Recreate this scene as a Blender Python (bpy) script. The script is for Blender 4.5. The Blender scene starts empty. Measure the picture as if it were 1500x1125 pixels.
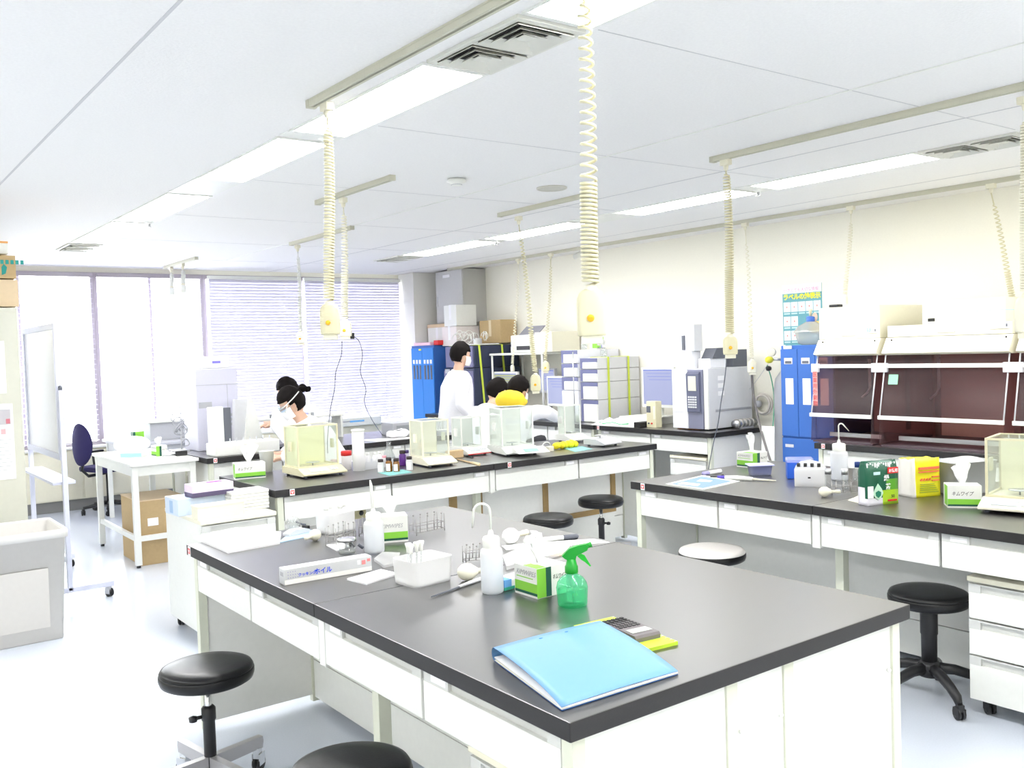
import bpy, bmesh, math, random
from mathutils import Vector, Matrix, noise
random.seed(7)
PI = math.pi
SC = bpy.context.scene
COL = SC.collection

# ------------------------------------------------------------------ camera
F_PX, YAW, PITCH, ROLL, EYE = 1364.3, 0.9295, -0.0376, -0.033, 1.5714
CAM = Vector((0, 0, EYE))
_f = Vector((math.cos(PITCH)*math.cos(YAW), math.cos(PITCH)*math.sin(YAW), math.sin(PITCH)))
_r = Vector((math.sin(YAW), -math.cos(YAW), 0)); _u = _r.cross(_f)
_r, _u = math.cos(ROLL)*_r + math.sin(ROLL)*_u, -math.sin(ROLL)*_r + math.cos(ROLL)*_u
cd = bpy.data.cameras.new('camera'); cam = bpy.data.objects.new('camera', cd); COL.objects.link(cam)
cd.sensor_width = 36; cd.lens = 36*F_PX/1500; cd.clip_start = .05; cd.clip_end = 200
cam.matrix_world = Matrix(((_r.x, _u.x, -_f.x, 0), (_r.y, _u.y, -_f.y, 0), (_r.z, _u.z, -_f.z, EYE), (0, 0, 0, 1)))
SC.camera = cam

# ------------------------------------------------------------------ light
w = bpy.data.worlds.new('world'); SC.world = w; w.use_nodes = True
w.node_tree.nodes['Background'].inputs[0].default_value = (.965, .975, 1, 1)
w.node_tree.nodes['Background'].inputs[1].default_value = 6.0
LAMP_POWER = 13.0
SC.view_settings.view_transform = 'Standard'; SC.view_settings.look = 'None'
SC.view_settings.gamma = 1; SC.view_settings.use_curve_mapping = False
SC.view_settings.exposure = .93

def ray(px, py): return _r*((px-750)/F_PX) + _u*((562.5-py)/F_PX) + _f
def az(px, py, z=.8):
    d = ray(px, py); return CAM + d*((z-EYE)/d.z)
def ax(px, py, x):
    d = ray(px, py); return CAM + d*(x/d.x)
def ay(px, py, y):
    d = ray(px, py); return CAM + d*(y/d.y)

# ------------------------------------------------------------------ materials
MATS = {}
def mat(name, c, rough=.5, metal=0, emit=0, spec=.5, noise_amt=0, scale=40, bump=0, coat=0, trans=0, ior=1.45, sub=0):
    if name in MATS: return MATS[name]
    m = bpy.data.materials.new(name); m.use_nodes = True; nt = m.node_tree; b = nt.nodes['Principled BSDF']
    c4 = (*c, 1)
    b.inputs['Base Color'].default_value = c4; b.inputs['Roughness'].default_value = rough
    b.inputs['Metallic'].default_value = metal; b.inputs['Specular IOR Level'].default_value = spec
    b.inputs['Coat Weight'].default_value = coat; b.inputs['Transmission Weight'].default_value = trans
    b.inputs['IOR'].default_value = ior
    if sub: b.inputs['Subsurface Weight'].default_value = sub; b.inputs['Subsurface Scale'].default_value = .02
    if emit:
        b.inputs['Emission Color'].default_value = c4; b.inputs['Emission Strength'].default_value = emit
    tc = nt.nodes.new('ShaderNodeTexCoord')
    n = nt.nodes.new('ShaderNodeTexNoise'); n.inputs['Scale'].default_value = scale; n.inputs['Detail'].default_value = 4
    nt.links.new(tc.outputs['Object'], n.inputs['Vector'])
    amt = noise_amt or .03
    mx = nt.nodes.new('ShaderNodeMix'); mx.data_type = 'RGBA'
    mx.inputs[6].default_value = (*[min(1, v*(1+amt)) for v in c], 1); mx.inputs[7].default_value = (*[v*(1-amt) for v in c], 1)
    nt.links.new(n.outputs['Fac'], mx.inputs[0]); nt.links.new(mx.outputs[2], b.inputs['Base Color'])
    if bump:
        bp = nt.nodes.new('ShaderNodeBump'); bp.inputs['Strength'].default_value = bump; bp.inputs['Distance'].default_value = .002
        nt.links.new(n.outputs['Fac'], bp.inputs['Height']); nt.links.new(bp.outputs[0], b.inputs['Normal'])
    MATS[name] = m
    return m
def clear(name, tint=(1, 1, 1), refl=.08, rough=.02, haze=0.0, hazec=(1, 1, 1)):
    """thin pane or thin walled vessel: tinted see-through, fresnel reflection, some haze"""
    if name in MATS: return MATS[name]
    m = bpy.data.materials.new(name); m.use_nodes = True; nt = m.node_tree
    for n in list(nt.nodes): nt.nodes.remove(n)
    out = nt.nodes.new('ShaderNodeOutputMaterial'); t = nt.nodes.new('ShaderNodeBsdfTransparent'); t.inputs[0].default_value = (*tint, 1)
    g = nt.nodes.new('ShaderNodeBsdfGlossy'); g.inputs['Roughness'].default_value = rough
    lw = nt.nodes.new('ShaderNodeLayerWeight'); lw.inputs['Blend'].default_value = .5
    pw = nt.nodes.new('ShaderNodeMath'); pw.operation = 'POWER'; pw.inputs[1].default_value = 4.0
    nt.links.new(lw.outputs['Facing'], pw.inputs[0])
    ad = nt.nodes.new('ShaderNodeMath'); ad.operation = 'MULTIPLY_ADD'; ad.inputs[1].default_value = .6; ad.inputs[2].default_value = refl; ad.use_clamp = True
    nt.links.new(pw.outputs[0], ad.inputs[0])
    base = t
    if haze:
        d = nt.nodes.new('ShaderNodeBsdfDiffuse'); d.inputs[0].default_value = (*hazec, 1)
        tl = nt.nodes.new('ShaderNodeBsdfTranslucent'); tl.inputs[0].default_value = (*hazec, 1)
        a = nt.nodes.new('ShaderNodeAddShader')
        mm = nt.nodes.new('ShaderNodeMixShader'); mm.inputs[0].default_value = .5
        nt.links.new(d.outputs[0], mm.inputs[1]); nt.links.new(tl.outputs[0], mm.inputs[2])
        m2 = nt.nodes.new('ShaderNodeMixShader'); m2.inputs[0].default_value = haze
        nt.links.new(t.outputs[0], m2.inputs[1]); nt.links.new(mm.outputs[0], m2.inputs[2]); base = m2
    mx = nt.nodes.new('ShaderNodeMixShader')
    nt.links.new(ad.outputs[0], mx.inputs[0]); nt.links.new(base.outputs[0], mx.inputs[1]); nt.links.new(g.outputs[0], mx.inputs[2])
    nt.links.new(mx.outputs[0], out.inputs[0]); MATS[name] = m
    return m

WALL = mat('wall_paint', (.91, .89, .79), .8, scale=120, bump=.2)
WALLC = mat('column_paint', (.86, .85, .80), .8, scale=120, bump=.2)
CEIL = mat('ceiling_board', (.88, .875, .87), .95, scale=90, noise_amt=.05, bump=.6)
FLOORM = mat('vinyl_floor', (.68, .73, .82), .16, scale=150, noise_amt=.06)
TOP = mat('black_bench_top', (.022, .020, .021), .30, scale=300, noise_amt=.2, spec=1.0, coat=.8)
TOP.node_tree.nodes['Principled BSDF'].inputs['Coat Roughness'].default_value = .38
TOPE = mat('black_bench_edge', (.020, .019, .020), .5, scale=300, noise_amt=.2)
WHITE = mat('white_enamel', (.83, .84, .80), .4)
POST = mat('cream_post', (.70, .72, .60), .45)
PALE = mat('pale_grey_panel', (.84, .84, .80), .6)
STRIP = mat('grey_handle_strip', (.62, .63, .61), .45)
CREAM = mat('cream_plastic', (.72, .68, .47), .45)
CREAMW = mat('cream_white', (.84, .81, .66), .45)
GREY = mat('grey_plastic', (.45, .46, .50), .5)
LGREY = mat('light_grey_plastic', (.68, .69, .72), .5)
DGREY = mat('dark_grey_plastic', (.13, .14, .17), .5)
BLACK = mat('black_plastic', (.02, .02, .022), .4)
LEATHER = mat('black_vinyl_cushion', (.006, .006, .007), .30, scale=200, bump=.1, spec=.4)
CHROME = mat('chrome', (.75, .76, .78), .18, 1)
STEEL = mat('brushed_steel', (.55, .56, .58), .35, 1)
CARD = mat('cardboard', (.52, .38, .20), .85, noise_amt=.08)
CARDL = mat('light_cardboard', (.72, .57, .38), .85, noise_amt=.06)
PAPER = mat('white_paper', (.92, .92, .93), .8)
TISSUE = mat('tissue_paper', (.95, .95, .96), .9)
GREEN = mat('box_green', (.25, .62, .06), .5)
DKGREEN = mat('box_dark_green', (.01, .09, .06), .5)
BLUE = mat('cabinet_blue', (.045, .15, .50), .45)
BRBLUE = mat('bright_blue', (.04, .14, .80), .45)
NAVY = mat('navy_instrument', (.035, .045, .09), .45)
NAVYLIT = mat('navy_window_lit', (.15, .15, .27), .5)  # navy front as the window lights it, brightness put into the colour
RED = mat('red_plastic', (.75, .03, .03), .45)
YEL = mat('yellow_plastic', (.90, .78, .02), .5)
YGREEN = mat('strap_yellow_green', (.62, .72, .08), .6)
ORANGE = mat('orange_button', (.95, .48, .02), .4)
WOOD = mat('brown_wood_edge', (.36, .24, .10), .6, noise_amt=.12, scale=30)
LWOOD = mat('light_wood', (.72, .52, .30), .6, noise_amt=.1, scale=30)
SKIN = mat('skin', (.72, .47, .34), .55, sub=.1)
HAIR = mat('black_hair', (.008, .006, .006), .75, scale=200, noise_amt=.4, bump=.5, spec=.15)
COAT = mat('white_lab_coat', (.88, .88, .92), .85, scale=60)
TROUS = mat('dark_trousers', (.02, .02, .025), .8)
HOOD = mat('yellow_hoodie', (.85, .62, .04), .85)
GLASS = clear('clear_glass', (.97, .99, .98), .03, haze=.06)
LAB = clear('lab_glass', (.93, .95, .95), .10, haze=.10)
POLY = clear('milky_plastic', (1, 1, 1), .03, .3, haze=.70, hazec=(1, 1, 1))
POLYB = clear('bluish_clear_plastic', (.85, .88, 1), .05, .2, haze=.5, hazec=(.75, .78, 1))
SMOKE = clear('smoked_acrylic', (.80, .67, .67), .01, .15, haze=.10, hazec=(.45, .38, .40))
INK = mat('ink_black', (.02, .02, .02), .7)
INKG = mat('ink_grey', (.40, .40, .42), .7)
INKB = mat('ink_blue', (.02, .08, .75), .7)
RUBBER = mat('cream_rubber', (.88, .85, .70), .55)
SCREEN = mat('lit_screen', (.03, .03, .04), .3, emit=1); SCREENG = mat('lit_screen_green', (.03, .03, .03), .3, emit=1)
SCREEN.node_tree.nodes['Principled BSDF'].inputs['Emission Color'].default_value = (.22, .24, .37, 1)
SCREENG.node_tree.nodes['Principled BSDF'].inputs['Emission Color'].default_value = (.25, .27, .16, 1)
LAMP = mat('lamp_diffuser', (1, .99, .97), .5, emit=LAMP_POWER)
BLIND = mat('blind_slat', (.76, .74, .88), .6)
ALU = mat('window_aluminium', (.42, .38, .42), .45, .3)

# ------------------------------------------------------------------ mesh collector
class MB:
    def __init__(s): s.v = []; s.f = []; s.m = []; s.sm = []; s.mi = 0
    def mark(s): return len(s.v)
    def add(s, vs, fs, smooth=False):
        o = len(s.v); s.v += [Vector(p) for p in vs]
        for f in fs: s.f.append([i+o for i in f]); s.m.append(s.mi); s.sm.append(smooth)
        return s
    def use(s, i): s.mi = i; return s
    def xf(s, M, start=0):
        for i in range(start, len(s.v)): s.v[i] = M @ s.v[i]
        return s
    def box(s, x0, x1, y0, y1, z0, z1, b=0):
        if b:
            b = min(b, .45*abs(x1-x0), .45*abs(y1-y0), .45*abs(z1-z0))
            bm = bmesh.new(); bmesh.ops.create_cube(bm, size=1)
            for q in bm.verts: q.co = Vector(((x0+x1)/2+q.co.x*(x1-x0), (y0+y1)/2+q.co.y*(y1-y0), (z0+z1)/2+q.co.z*(z1-z0)))
            bmesh.ops.bevel(bm, geom=bm.edges[:], offset=b, segments=2, profile=.6, affect='EDGES')
            bm.verts.index_update()
            s.add([q.co.copy() for q in bm.verts], [[q.index for q in f.verts] for f in bm.faces]); bm.free(); return s
        vs = [(x, y, z) for z in (z0, z1) for y in (y0, y1) for x in (x0, x1)]
        return s.add(vs, [(0, 2, 3, 1), (4, 5, 7, 6), (0, 1, 5, 4), (2, 6, 7, 3), (0, 4, 6, 2), (1, 3, 7, 5)])
    def prism(s, poly, z0, z1):
        n = len(poly)
        return s.add([(x, y, z0) for x, y in poly]+[(x, y, z1) for x, y in poly],
                     [list(range(n))[::-1], list(range(n, 2*n))]+[(i, (i+1) % n, n+(i+1) % n, n+i) for i in range(n)])
    def extr(s, poly, axis, a, b):
        """poly in the plane normal to axis ('x': (y,z), 'y': (x,z)) extruded from a to b"""
        n = len(poly)
        P = lambda p, t: (t, p[0], p[1]) if axis == 'x' else (p[0], t, p[1])
        return s.add([P(p, a) for p in poly]+[P(p, b) for p in poly],
                     [list(range(n))[::-1], list(range(n, 2*n))]+[(i, (i+1) % n, n+(i+1) % n, n+i) for i in range(n)])
    def lathe(s, prof, seg=20, c=(0, 0, 0)):
        vs = []; fs = []; n = len(prof)
        for r, z in prof:
            for k in range(seg):
                a = 2*PI*k/seg; vs.append((c[0]+r*math.cos(a), c[1]+r*math.sin(a), c[2]+z))
        for i in range(n-1):
            for k in range(seg):
                fs.append((i*seg+k, i*seg+(k+1) % seg, (i+1)*seg+(k+1) % seg, (i+1)*seg+k))
        if prof[0][0] > 1e-4: fs.append(list(range(seg))[::-1])
        if prof[-1][0] > 1e-4: fs.append([(n-1)*seg+k for k in range(seg)])
        return s.add(vs, fs, True)
    def tube(s, pts, r, seg=8, caps=True, smooth=True):
        pts = [Vector(p) for p in pts]; n = len(pts); rs = r if isinstance(r, (list, tuple)) else [r]*n
        vs = []; fs = []; up = None
        for i, p in enumerate(pts):
            d = (pts[min(i+1, n-1)]-pts[max(i-1, 0)]).normalized()
            if up is None: up = Vector((0, 0, 1)) if abs(d.z) < .9 else Vector((1, 0, 0))
            a = d.cross(up).normalized(); up = a.cross(d).normalized()
            for k in range(seg):
                t = 2*PI*k/seg; vs.append(p+(a*math.cos(t)+up*math.sin(t))*rs[i])
        for i in range(n-1):
            for k in range(seg): fs.append((i*seg+k, (i+1)*seg+k, (i+1)*seg+(k+1) % seg, i*seg+(k+1) % seg))
        if caps: fs += [list(range(seg)), [(n-1)*seg+k for k in range(seg)][::-1]]
        return s.add(vs, fs, smooth)
    def ell(s, c, r, seg=16, rings=10):
        vs = [(c[0], c[1], c[2]-r[2])]; fs = []
        for i in range(1, rings):
            t = PI*i/rings
            for k in range(seg):
                a = 2*PI*k/seg; vs.append((c[0]+r[0]*math.sin(t)*math.cos(a), c[1]+r[1]*math.sin(t)*math.sin(a), c[2]-r[2]*math.cos(t)))
        vs.append((c[0], c[1], c[2]+r[2])); L = len(vs)-1
        for k in range(seg):
            fs.append((0, 1+(k+1) % seg, 1+k)); fs.append((L, L-seg+k, L-seg+(k+1) % seg))
        for i in range(rings-2):
            for k in range(seg):
                a = 1+i*seg; fs.append((a+k, a+(k+1) % seg, a+seg+(k+1) % seg, a+seg+k))
        return s.add(vs, fs, True)
    def loft(s, rings, seg=20):
        """rings: (centre, rx, ry, Matrix or None) ellipses in local XY, capped"""
        vs = []; fs = []
        for c, rx, ry, R in rings:
            for k in range(seg):
                a = 2*PI*k/seg; p = Vector((rx*math.cos(a), ry*math.sin(a), 0)); p = R @ p if R else p
                vs.append(Vector(c)+p)
        n = len(rings)
        for i in range(n-1):
            for k in range(seg): fs.append((i*seg+k, i*seg+(k+1) % seg, (i+1)*seg+(k+1) % seg, (i+1)*seg+k))
        fs += [list(range(seg))[::-1], [(n-1)*seg+k for k in range(seg)]]
        return s.add(vs, fs, True)
    def build(s, name, mats, parent=None, world=True, loc=None, wloc=None):
        if not isinstance(mats, (list, tuple)): mats = [mats]
        org = Vector((0, 0, 0))
        if world and parent is not None:
            p = parent
            while p is not None: org += p.location; p = p.parent
        if wloc is not None: org = Vector(wloc); loc = wloc
        me = bpy.data.meshes.new(name); me.from_pydata([tuple(v-org) for v in s.v], [], s.f)
        for m in mats: me.materials.append(m)
        me.polygons.foreach_set('material_index', s.m); me.polygons.foreach_set('use_smooth', s.sm)
        me.update()
        o = bpy.data.objects.new(name, me); COL.objects.link(o)
        if parent: o.parent = parent
        if loc is not None: o.location = loc
        return o

def tag(o, label, cat, group=None):
    o['label'] = label; o['category'] = cat
    if group: o['group'] = group
    return o
def thing(name, label, cat, loc=(0, 0, 0), rz=0, group=None):
    o = bpy.data.objects.new(name, None); COL.objects.link(o); o.empty_display_size = .05
    o.location = loc; o.rotation_euler = (0, 0, rz)
    return tag(o, label, cat, group)
def struct(o): o['kind'] = 'structure'; return o
def copy_thing(o, loc, rz=None, label=None):
    def cp(a, par):
        c = a.copy(); COL.objects.link(c)
        if par: c.parent = par
        for ch in KIDS.get(a.name, []): cp(ch, c)
        return c
    KIDS = {}
    for x in bpy.data.objects:
        if x.parent: KIDS.setdefault(x.parent.name, []).append(x)
    c = cp(o, None); c.location = loc
    if rz is not None: c.rotation_euler = (0, 0, rz)
    if label: c['label'] = label
    return c
def text(body, size, m, parent, loc, rot=(PI/2, 0, 0), name='lettering', sx=1, align='LEFT', shear=0, bold=0, vertical=False):
    cu = bpy.data.curves.new(name, 'FONT'); cu.body = body; cu.size = size; cu.extrude = .0003; cu.resolution_u = 2
    cu.align_x = align; cu.shear = shear; cu.offset = bold; cu.materials.append(m); cu.space_line = 1.0 if not vertical else .85
    o = bpy.data.objects.new(name, cu); COL.objects.link(o); o.parent = parent; o.location = loc; o.rotation_euler = rot; o.scale = (sx, 1, 1)
    TEXTS.append(o); return o
TEXTS = []
FACE_MX = (PI/2, 0, -PI/2)       # lettering on a face that looks towards -x
FACE_MY = (PI/2, 0, 0)           # lettering on a face that looks towards -y

# ================================================================== ROOM
CH = 2.613; WX = 6.88; WY = 10.93; LX = -3.3; BY = -2.2
struct(MB().box(LX-.1, WX+.1, BY-.1, WY+.15, -.1, 0).build('floor', FLOORM))
struct(MB().box(LX-.1, WX+.1, BY-.1, WY+.15, CH, CH+.1).build('ceiling', CEIL))
struct(MB().box(WX, WX+.1, BY, WY+.15, 0, CH).build('wall_right', WALL))
struct(MB().box(LX-.1, LX, BY, WY+.15, 0, CH).build('wall_left', WALL))
struct(MB().box(LX, WX, BY-.1, BY, 0, CH).build('wall_back', WALL))
wf = MB().box(LX, WX, WY, WY+.12, 0, .66).box(LX, WX, WY, WY+.12, 2.56, CH).box(LX, 1.0, WY, WY+.12, .66, 2.56).box(6.33, WX, WY, WY+.12, .66, 2.56)
struct(wf.build('wall_front', WALL))
struct(MB().box(6.31, WX, 10.54, WY, 0, CH, .004).build('wall_column', WALLC))
# ceiling joints: shallow strips between the boards
for i, x in enumerate((.0, .9, 3.54, 4.5, 6.1)):
    t = struct(MB().box(x-.006, x+.006, BY, WY, CH-(.004 if x == 3.54 else .0015), CH+.001).build('trim_%d' % (i+1), WHITE if x == 3.54 else mat('joint_grey', (.62, .62, .64), .9)))
for i in range(7):
    y = .8+i*1.5
    struct(MB().box(2.12, 5.0, y-.002, y+.002, CH-.0012, CH+.001).build('trim_%d' % (i+6), MATS['joint_grey']))
# windows: aluminium frames, panes, sill
XW = (1.0, 2.48, 3.68, 4.90, 6.31)
for i in range(4):
    a, b = XW[i], XW[i+1]
    f = MB()
    for (p, q, r, s_) in ((a+.001, b-.001, .661, .71), (a+.001, b-.001, 2.51, 2.559), (a+.001, a+.035, .7105, 2.5095), (b-.035, b-.001, .7105, 2.5095)): f.box(p, q, WY-.015, WY+.05, r, s_)
    f.box((a+b)/2-.014, (a+b)/2+.014, WY+.0, WY+.03, .71, 2.51)
    o = struct(f.build('window_%d' % (i+1), ALU))
    MB().box(a+.035, b-.035, WY+.012, WY+.018, .71, 2.51).build('window_pane', GLASS, o)
struct(MB().box(LX, 6.31, WY-.22, WY, .655, .675, .003).build('trim_20', WHITE))
# low cupboards under the windows, on a dark kick board
cb = thing('low_cupboard_row', 'long low cream cupboard row under the window sill', 'cabinet', (2.5, WY-.15, 0))
MB().box(.2, 6.30, WY-.19, WY-.002, .12, .655).build('carcass', CREAMW, cb)
MB().box(.2, 6.30, WY-.16, WY-.002, 0.0, .12).build('kick_board', mat('kick_grey', (.25, .25, .25), .7), cb)
for k in range(6):
    x = .25+k*1.0
    MB().box(x, x+.98, WY-.20, WY-.19, .13, .64, .002).build('door', CREAMW, cb)
# blinds: open slats in the two left bays, nearly closed in the two right bays
def blind(x0, x1, pitch, ang, label, head):
    t = thing('venetian_blind', label, 'blind', ((x0+x1)/2, WY-.07, 2.5), 0, 'venetian blinds along the window wall')
    MB().box(x0, x1, WY-.095, WY-.045, 2.505, 2.545, .003).build('head_rail', head, t)
    me = None; z = 2.49
    while z > .71:
        if me is None:
            h = .5*pitch*(1.02 if ang < .5 else 1.12); c, s_ = math.cos(ang)*h, math.sin(ang)*h
            sm = MB().extr([(-c, -s_), (0, .0015), (c, s_), (c, s_-.0012), (0, 0), (-c, -s_-.0012)], 'x', x0+.01-(x0+x1)/2, x1-.01-(x0+x1)/2)
            o = sm.build('slat', BLIND, t, world=False); me = o.data
        else:
            o = bpy.data.objects.new('slat', me); COL.objects.link(o); o.parent = t
        o.location = (0, 0, z-2.5); z -= pitch
    MB().box(x0+.01, x1-.01, WY-.082, WY-.058, .685, .70, .002).build('bottom_rail', head, t)
    n = 2
    for k in range(n):
        x = x0+(x1-x0)*(.2+.6*k)
        MB().tube([(x, WY-.095, 2.5), (x, WY-.095, .70)], .0012, 5).build('ladder_cord', WHITE, t)
blind(1.05, 2.46, .055, .05, 'open venetian blind in the leftmost window bay, slats level', ALU)
blind(2.50, 3.64, .055, .05, 'open venetian blind in the window bay left of the closed pair', ALU)
blind(3.72, 4.88, .036, 1.27, 'closed lilac venetian blind behind the coiled cord outlets', WHITE)
blind(4.92, 6.29, .036, 1.27, 'closed lilac venetian blind beside the corner column', WHITE)

# ================================================================== CEILING FITTINGS
def ceil_light(x0, x1, y0, y1, label):
    t = thing('ceiling_light', label, 'light', ((x0+x1)/2, (y0+y1)/2, CH), 0, 'recessed ceiling light panels')
    f = MB()
    for (a, b, c, d) in ((x0, x1, y0, y0+.02), (x0, x1, y1-.02, y1), (x0, x0+.012, y0+.0205, y1-.0205), (x1-.012, x1, y0+.0205, y1-.0205)): f.box(a, b, c, d, CH-.008, CH-.0004)
    f.build('frame', WHITE, t)
    MB().box(x0+.012, x1-.012, y0+.02, y1-.02, CH-.005, CH-.001).build('diffuser', LAMP, t)
SEG = [(-2.0, -.9, 'added out of view over the aisle behind'), (-.75, .95, 'added out of view behind the front bench'), (1.1, 2.30, 'beside the near air vent'), (2.88, 4.06, 'just beyond the near air vent'), (4.20, 5.38, 'third from the near end'),  # first two segments extend the rows behind the camera as unseen fill
       (5.92, 7.14, 'beyond the blank panel'), (7.28, 8.66, 'before the far air vent')]
for rx0, rx1, nm in ((1.80, 2.085, 'left row'), (5.05, 5.37, 'right row'), (-1.45, -1.165, 'added unseen fill row at far left')):  # third row is added out of view to brighten left-facing sides
    for y0, y1, d in SEG:
        ceil_light(rx0, rx1, y0, y1, 'bright recessed panel of the %s, %s' % (nm, d))
    for y0, y1 in ((4.08, 4.18), (5.40, 5.90), (7.16, 7.26)):
        struct(MB().box(rx0, rx1, y0, y1, CH-.004, CH, .001).build('trim_%d' % (30+int(y0*10)+(0 if 0 < rx0 < 3 else 1 if rx0 > 3 else 2)), WHITE))
def vent(x0, x1, y0, y1, label):
    t = thing('ceiling_air_vent', label, 'vent', ((x0+x1)/2, (y0+y1)/2, CH), 0, 'square air vents in the light rows')
    VM = mat('vent_metal', (.72, .72, .66), .5); DV = mat('vent_dark', (.03, .03, .03), .9)
    MB().box(x0+.01, x1-.01, y0+.01, y1-.01, CH-.003, CH-.0005).build('dark_opening', DV, t)
    f = MB()
    for (a, b, c, d) in ((x0+.001, x1-.001, y0+.001, y0+.03), (x0+.001, x1-.001, y1-.03, y1-.001), (x0+.001, x0+.025, y0+.0305, y1-.0305), (x1-.025, x1-.001, y0+.0305, y1-.0305), (x0+.0255, x1-.0255, (y0+y1)/2-.015, (y0+y1)/2+.015)): f.box(a, b, c, d, CH-.012, CH-.0004)
    f.build('frame', VM, t)
    for h in range(2):
        c0 = y0+.03 if h == 0 else (y0+y1)/2+.015; c1 = (y0+y1)/2-.015 if h == 0 else y1-.03
        cx, cy = (x0+x1)/2, (c0+c1)/2; W, D = (x1-x0)/2-.025, (c1-c0)/2
        for k in range(3):
            a = 1-k*.28; b_ = a-.17; l = MB(); z0, z1 = CH-.002, CH-.020
            for sx, sy in ((1, 0), (-1, 0), (0, 1), (0, -1)):
                if sx: P = [(cx+sx*W*b_, cy-D*b_, z0), (cx+sx*W*a, cy-D*a, z1), (cx+sx*W*a, cy+D*a, z1), (cx+sx*W*b_, cy+D*b_, z0)]
                else: P = [(cx-W*b_, cy+sy*D*b_, z0), (cx-W*a, cy+sy*D*a, z1), (cx+W*a, cy+sy*D*a, z1), (cx+W*b_, cy+sy*D*b_, z0)]
                Q = [(p[0], p[1], p[2]+.002) for p in P]
                l.add(P+Q, [(0, 1, 2, 3), (7, 6, 5, 4), (0, 4, 5, 1), (1, 5, 6, 2), (2, 6, 7, 3), (3, 7, 4, 0)])
            l.build('louvre', VM, t)
        MB().box(cx-W*.22, cx+W*.22, cy-D*.22, cy+D*.22, CH-.014, CH-.011).build('centre_plate', VM, t)
vent(1.80, 2.085, 2.32, 2.86, 'square louvred air vent above the front bench')
vent(5.05, 5.37, 2.32, 2.86, 'louvred air vent above the fume hood bench')
vent(1.80, 2.085, 8.74, 9.28, 'far louvred air vent towards the window wall')
vent(5.05, 5.37, 8.74, 9.28, 'far louvred air vent near the corner column')
def sprinkler(x, y, label):
    t = thing('sprinkler_head', label, 'sprinkler', (x, y, CH), 0, 'sprinkler heads in the ceiling')
    MB().lathe([(.04, 0), (.04, -.004), (.022, -.012), (.012, -.02)], 16, (x, y, CH)).build('escutcheon', WHITE, t)
    MB().lathe([(.01, -.015), (.008, -.04), (.018, -.043), (.018, -.046), (.001, -.048)], 12, (x, y, CH)).build('deflector', CHROME, t)
sprinkler(2.02, 4.13, 'small sprinkler between the left row light panels, near cord')
sprinkler(5.25, 4.13, 'small sprinkler between the right row light panels')
sprinkler(2.05, 7.21, 'far sprinkler in the left light row')
sprinkler(5.25, 7.21, 'far sprinkler in the right light row')
t = tag(MB().lathe([(.001, 0), (.055, -.004), (.06, -.018), (.035, -.03), (.03, -.042), (.001, -.044)], 20, (0, 0, 0)).build('smoke_detector', WHITE, loc=(3.17, 4.74, CH)), 'small white smoke detector on the ceiling, left of round speaker', 'detector')
MB().lathe([(.032, -.032), (.034, -.038), (.001, -.0385)], 16, (3.17, 4.74, CH)).build('sensor_ring', GREY, t)
t = thing('ceiling_speaker', 'round off-white flat speaker in the ceiling', 'speaker', (3.90, 4.72, CH))
MB().lathe([(.10, 0), (.10, -.008), (.09, -.012), (.088, -.006)], 28, (3.90, 4.72, CH)).build('rim', mat('speaker_rim', (.66, .65, .58), .6), t)
MB().lathe([(.088, -.004), (.086, -.008), (.001, -.009)], 28, (3.90, 4.72, CH)).build('grille', mat('speaker_grille', (.62, .61, .55), .7), t)

def rail(x, y0, y1, label, wd=.035):
    t = thing('ceiling_power_rail', label, 'rail', (x, (y0+y1)/2, CH), 0, 'power rails on the ceiling')
    RM = mat('rail_beige', (.58, .57, .46), .5)
    MB().box(x-wd/2, x-.006, y0, y1, CH-.03, CH-.0085).box(x+.006, x+wd/2, y0, y1, CH-.03, CH-.0085).box(x-wd/2, x+wd/2, y0, y1, CH-.008, CH-.0004).build('channel', RM, t)
    MB().box(x-.006, x+.006, y0+.01, y1-.01, CH-.022, CH-.018).build('slot', DGREY, t)
    MB().box(x-wd/2-.002, x+wd/2+.002, y0-.004, y0+.02, CH-.032, CH-.0002).box(x-wd/2-.002, x+wd/2+.002, y1-.02, y1+.004, CH-.032, CH-.0002).build('end_cap', RM, t)
rail(1.675, -.5, 3.56, 'long beige power rail over the front bench')
rail(2.76, 4.80, 5.82, 'short beige power rail over the balance bench')
rail(4.10, .2, 3.54, 'long beige power rail over the right bench')
rail(4.25, 4.83, 5.78, 'short power rail beside the round ceiling speaker')
rail(3.54, 6.84, 8.05, 'pale power rail over the window side bench')
rail(3.15, 9.5, 10.55, 'short power rail close to the window wall')
rail(6.45, .6, 9.9, 'very long power rail along the right wall', .03)

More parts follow.
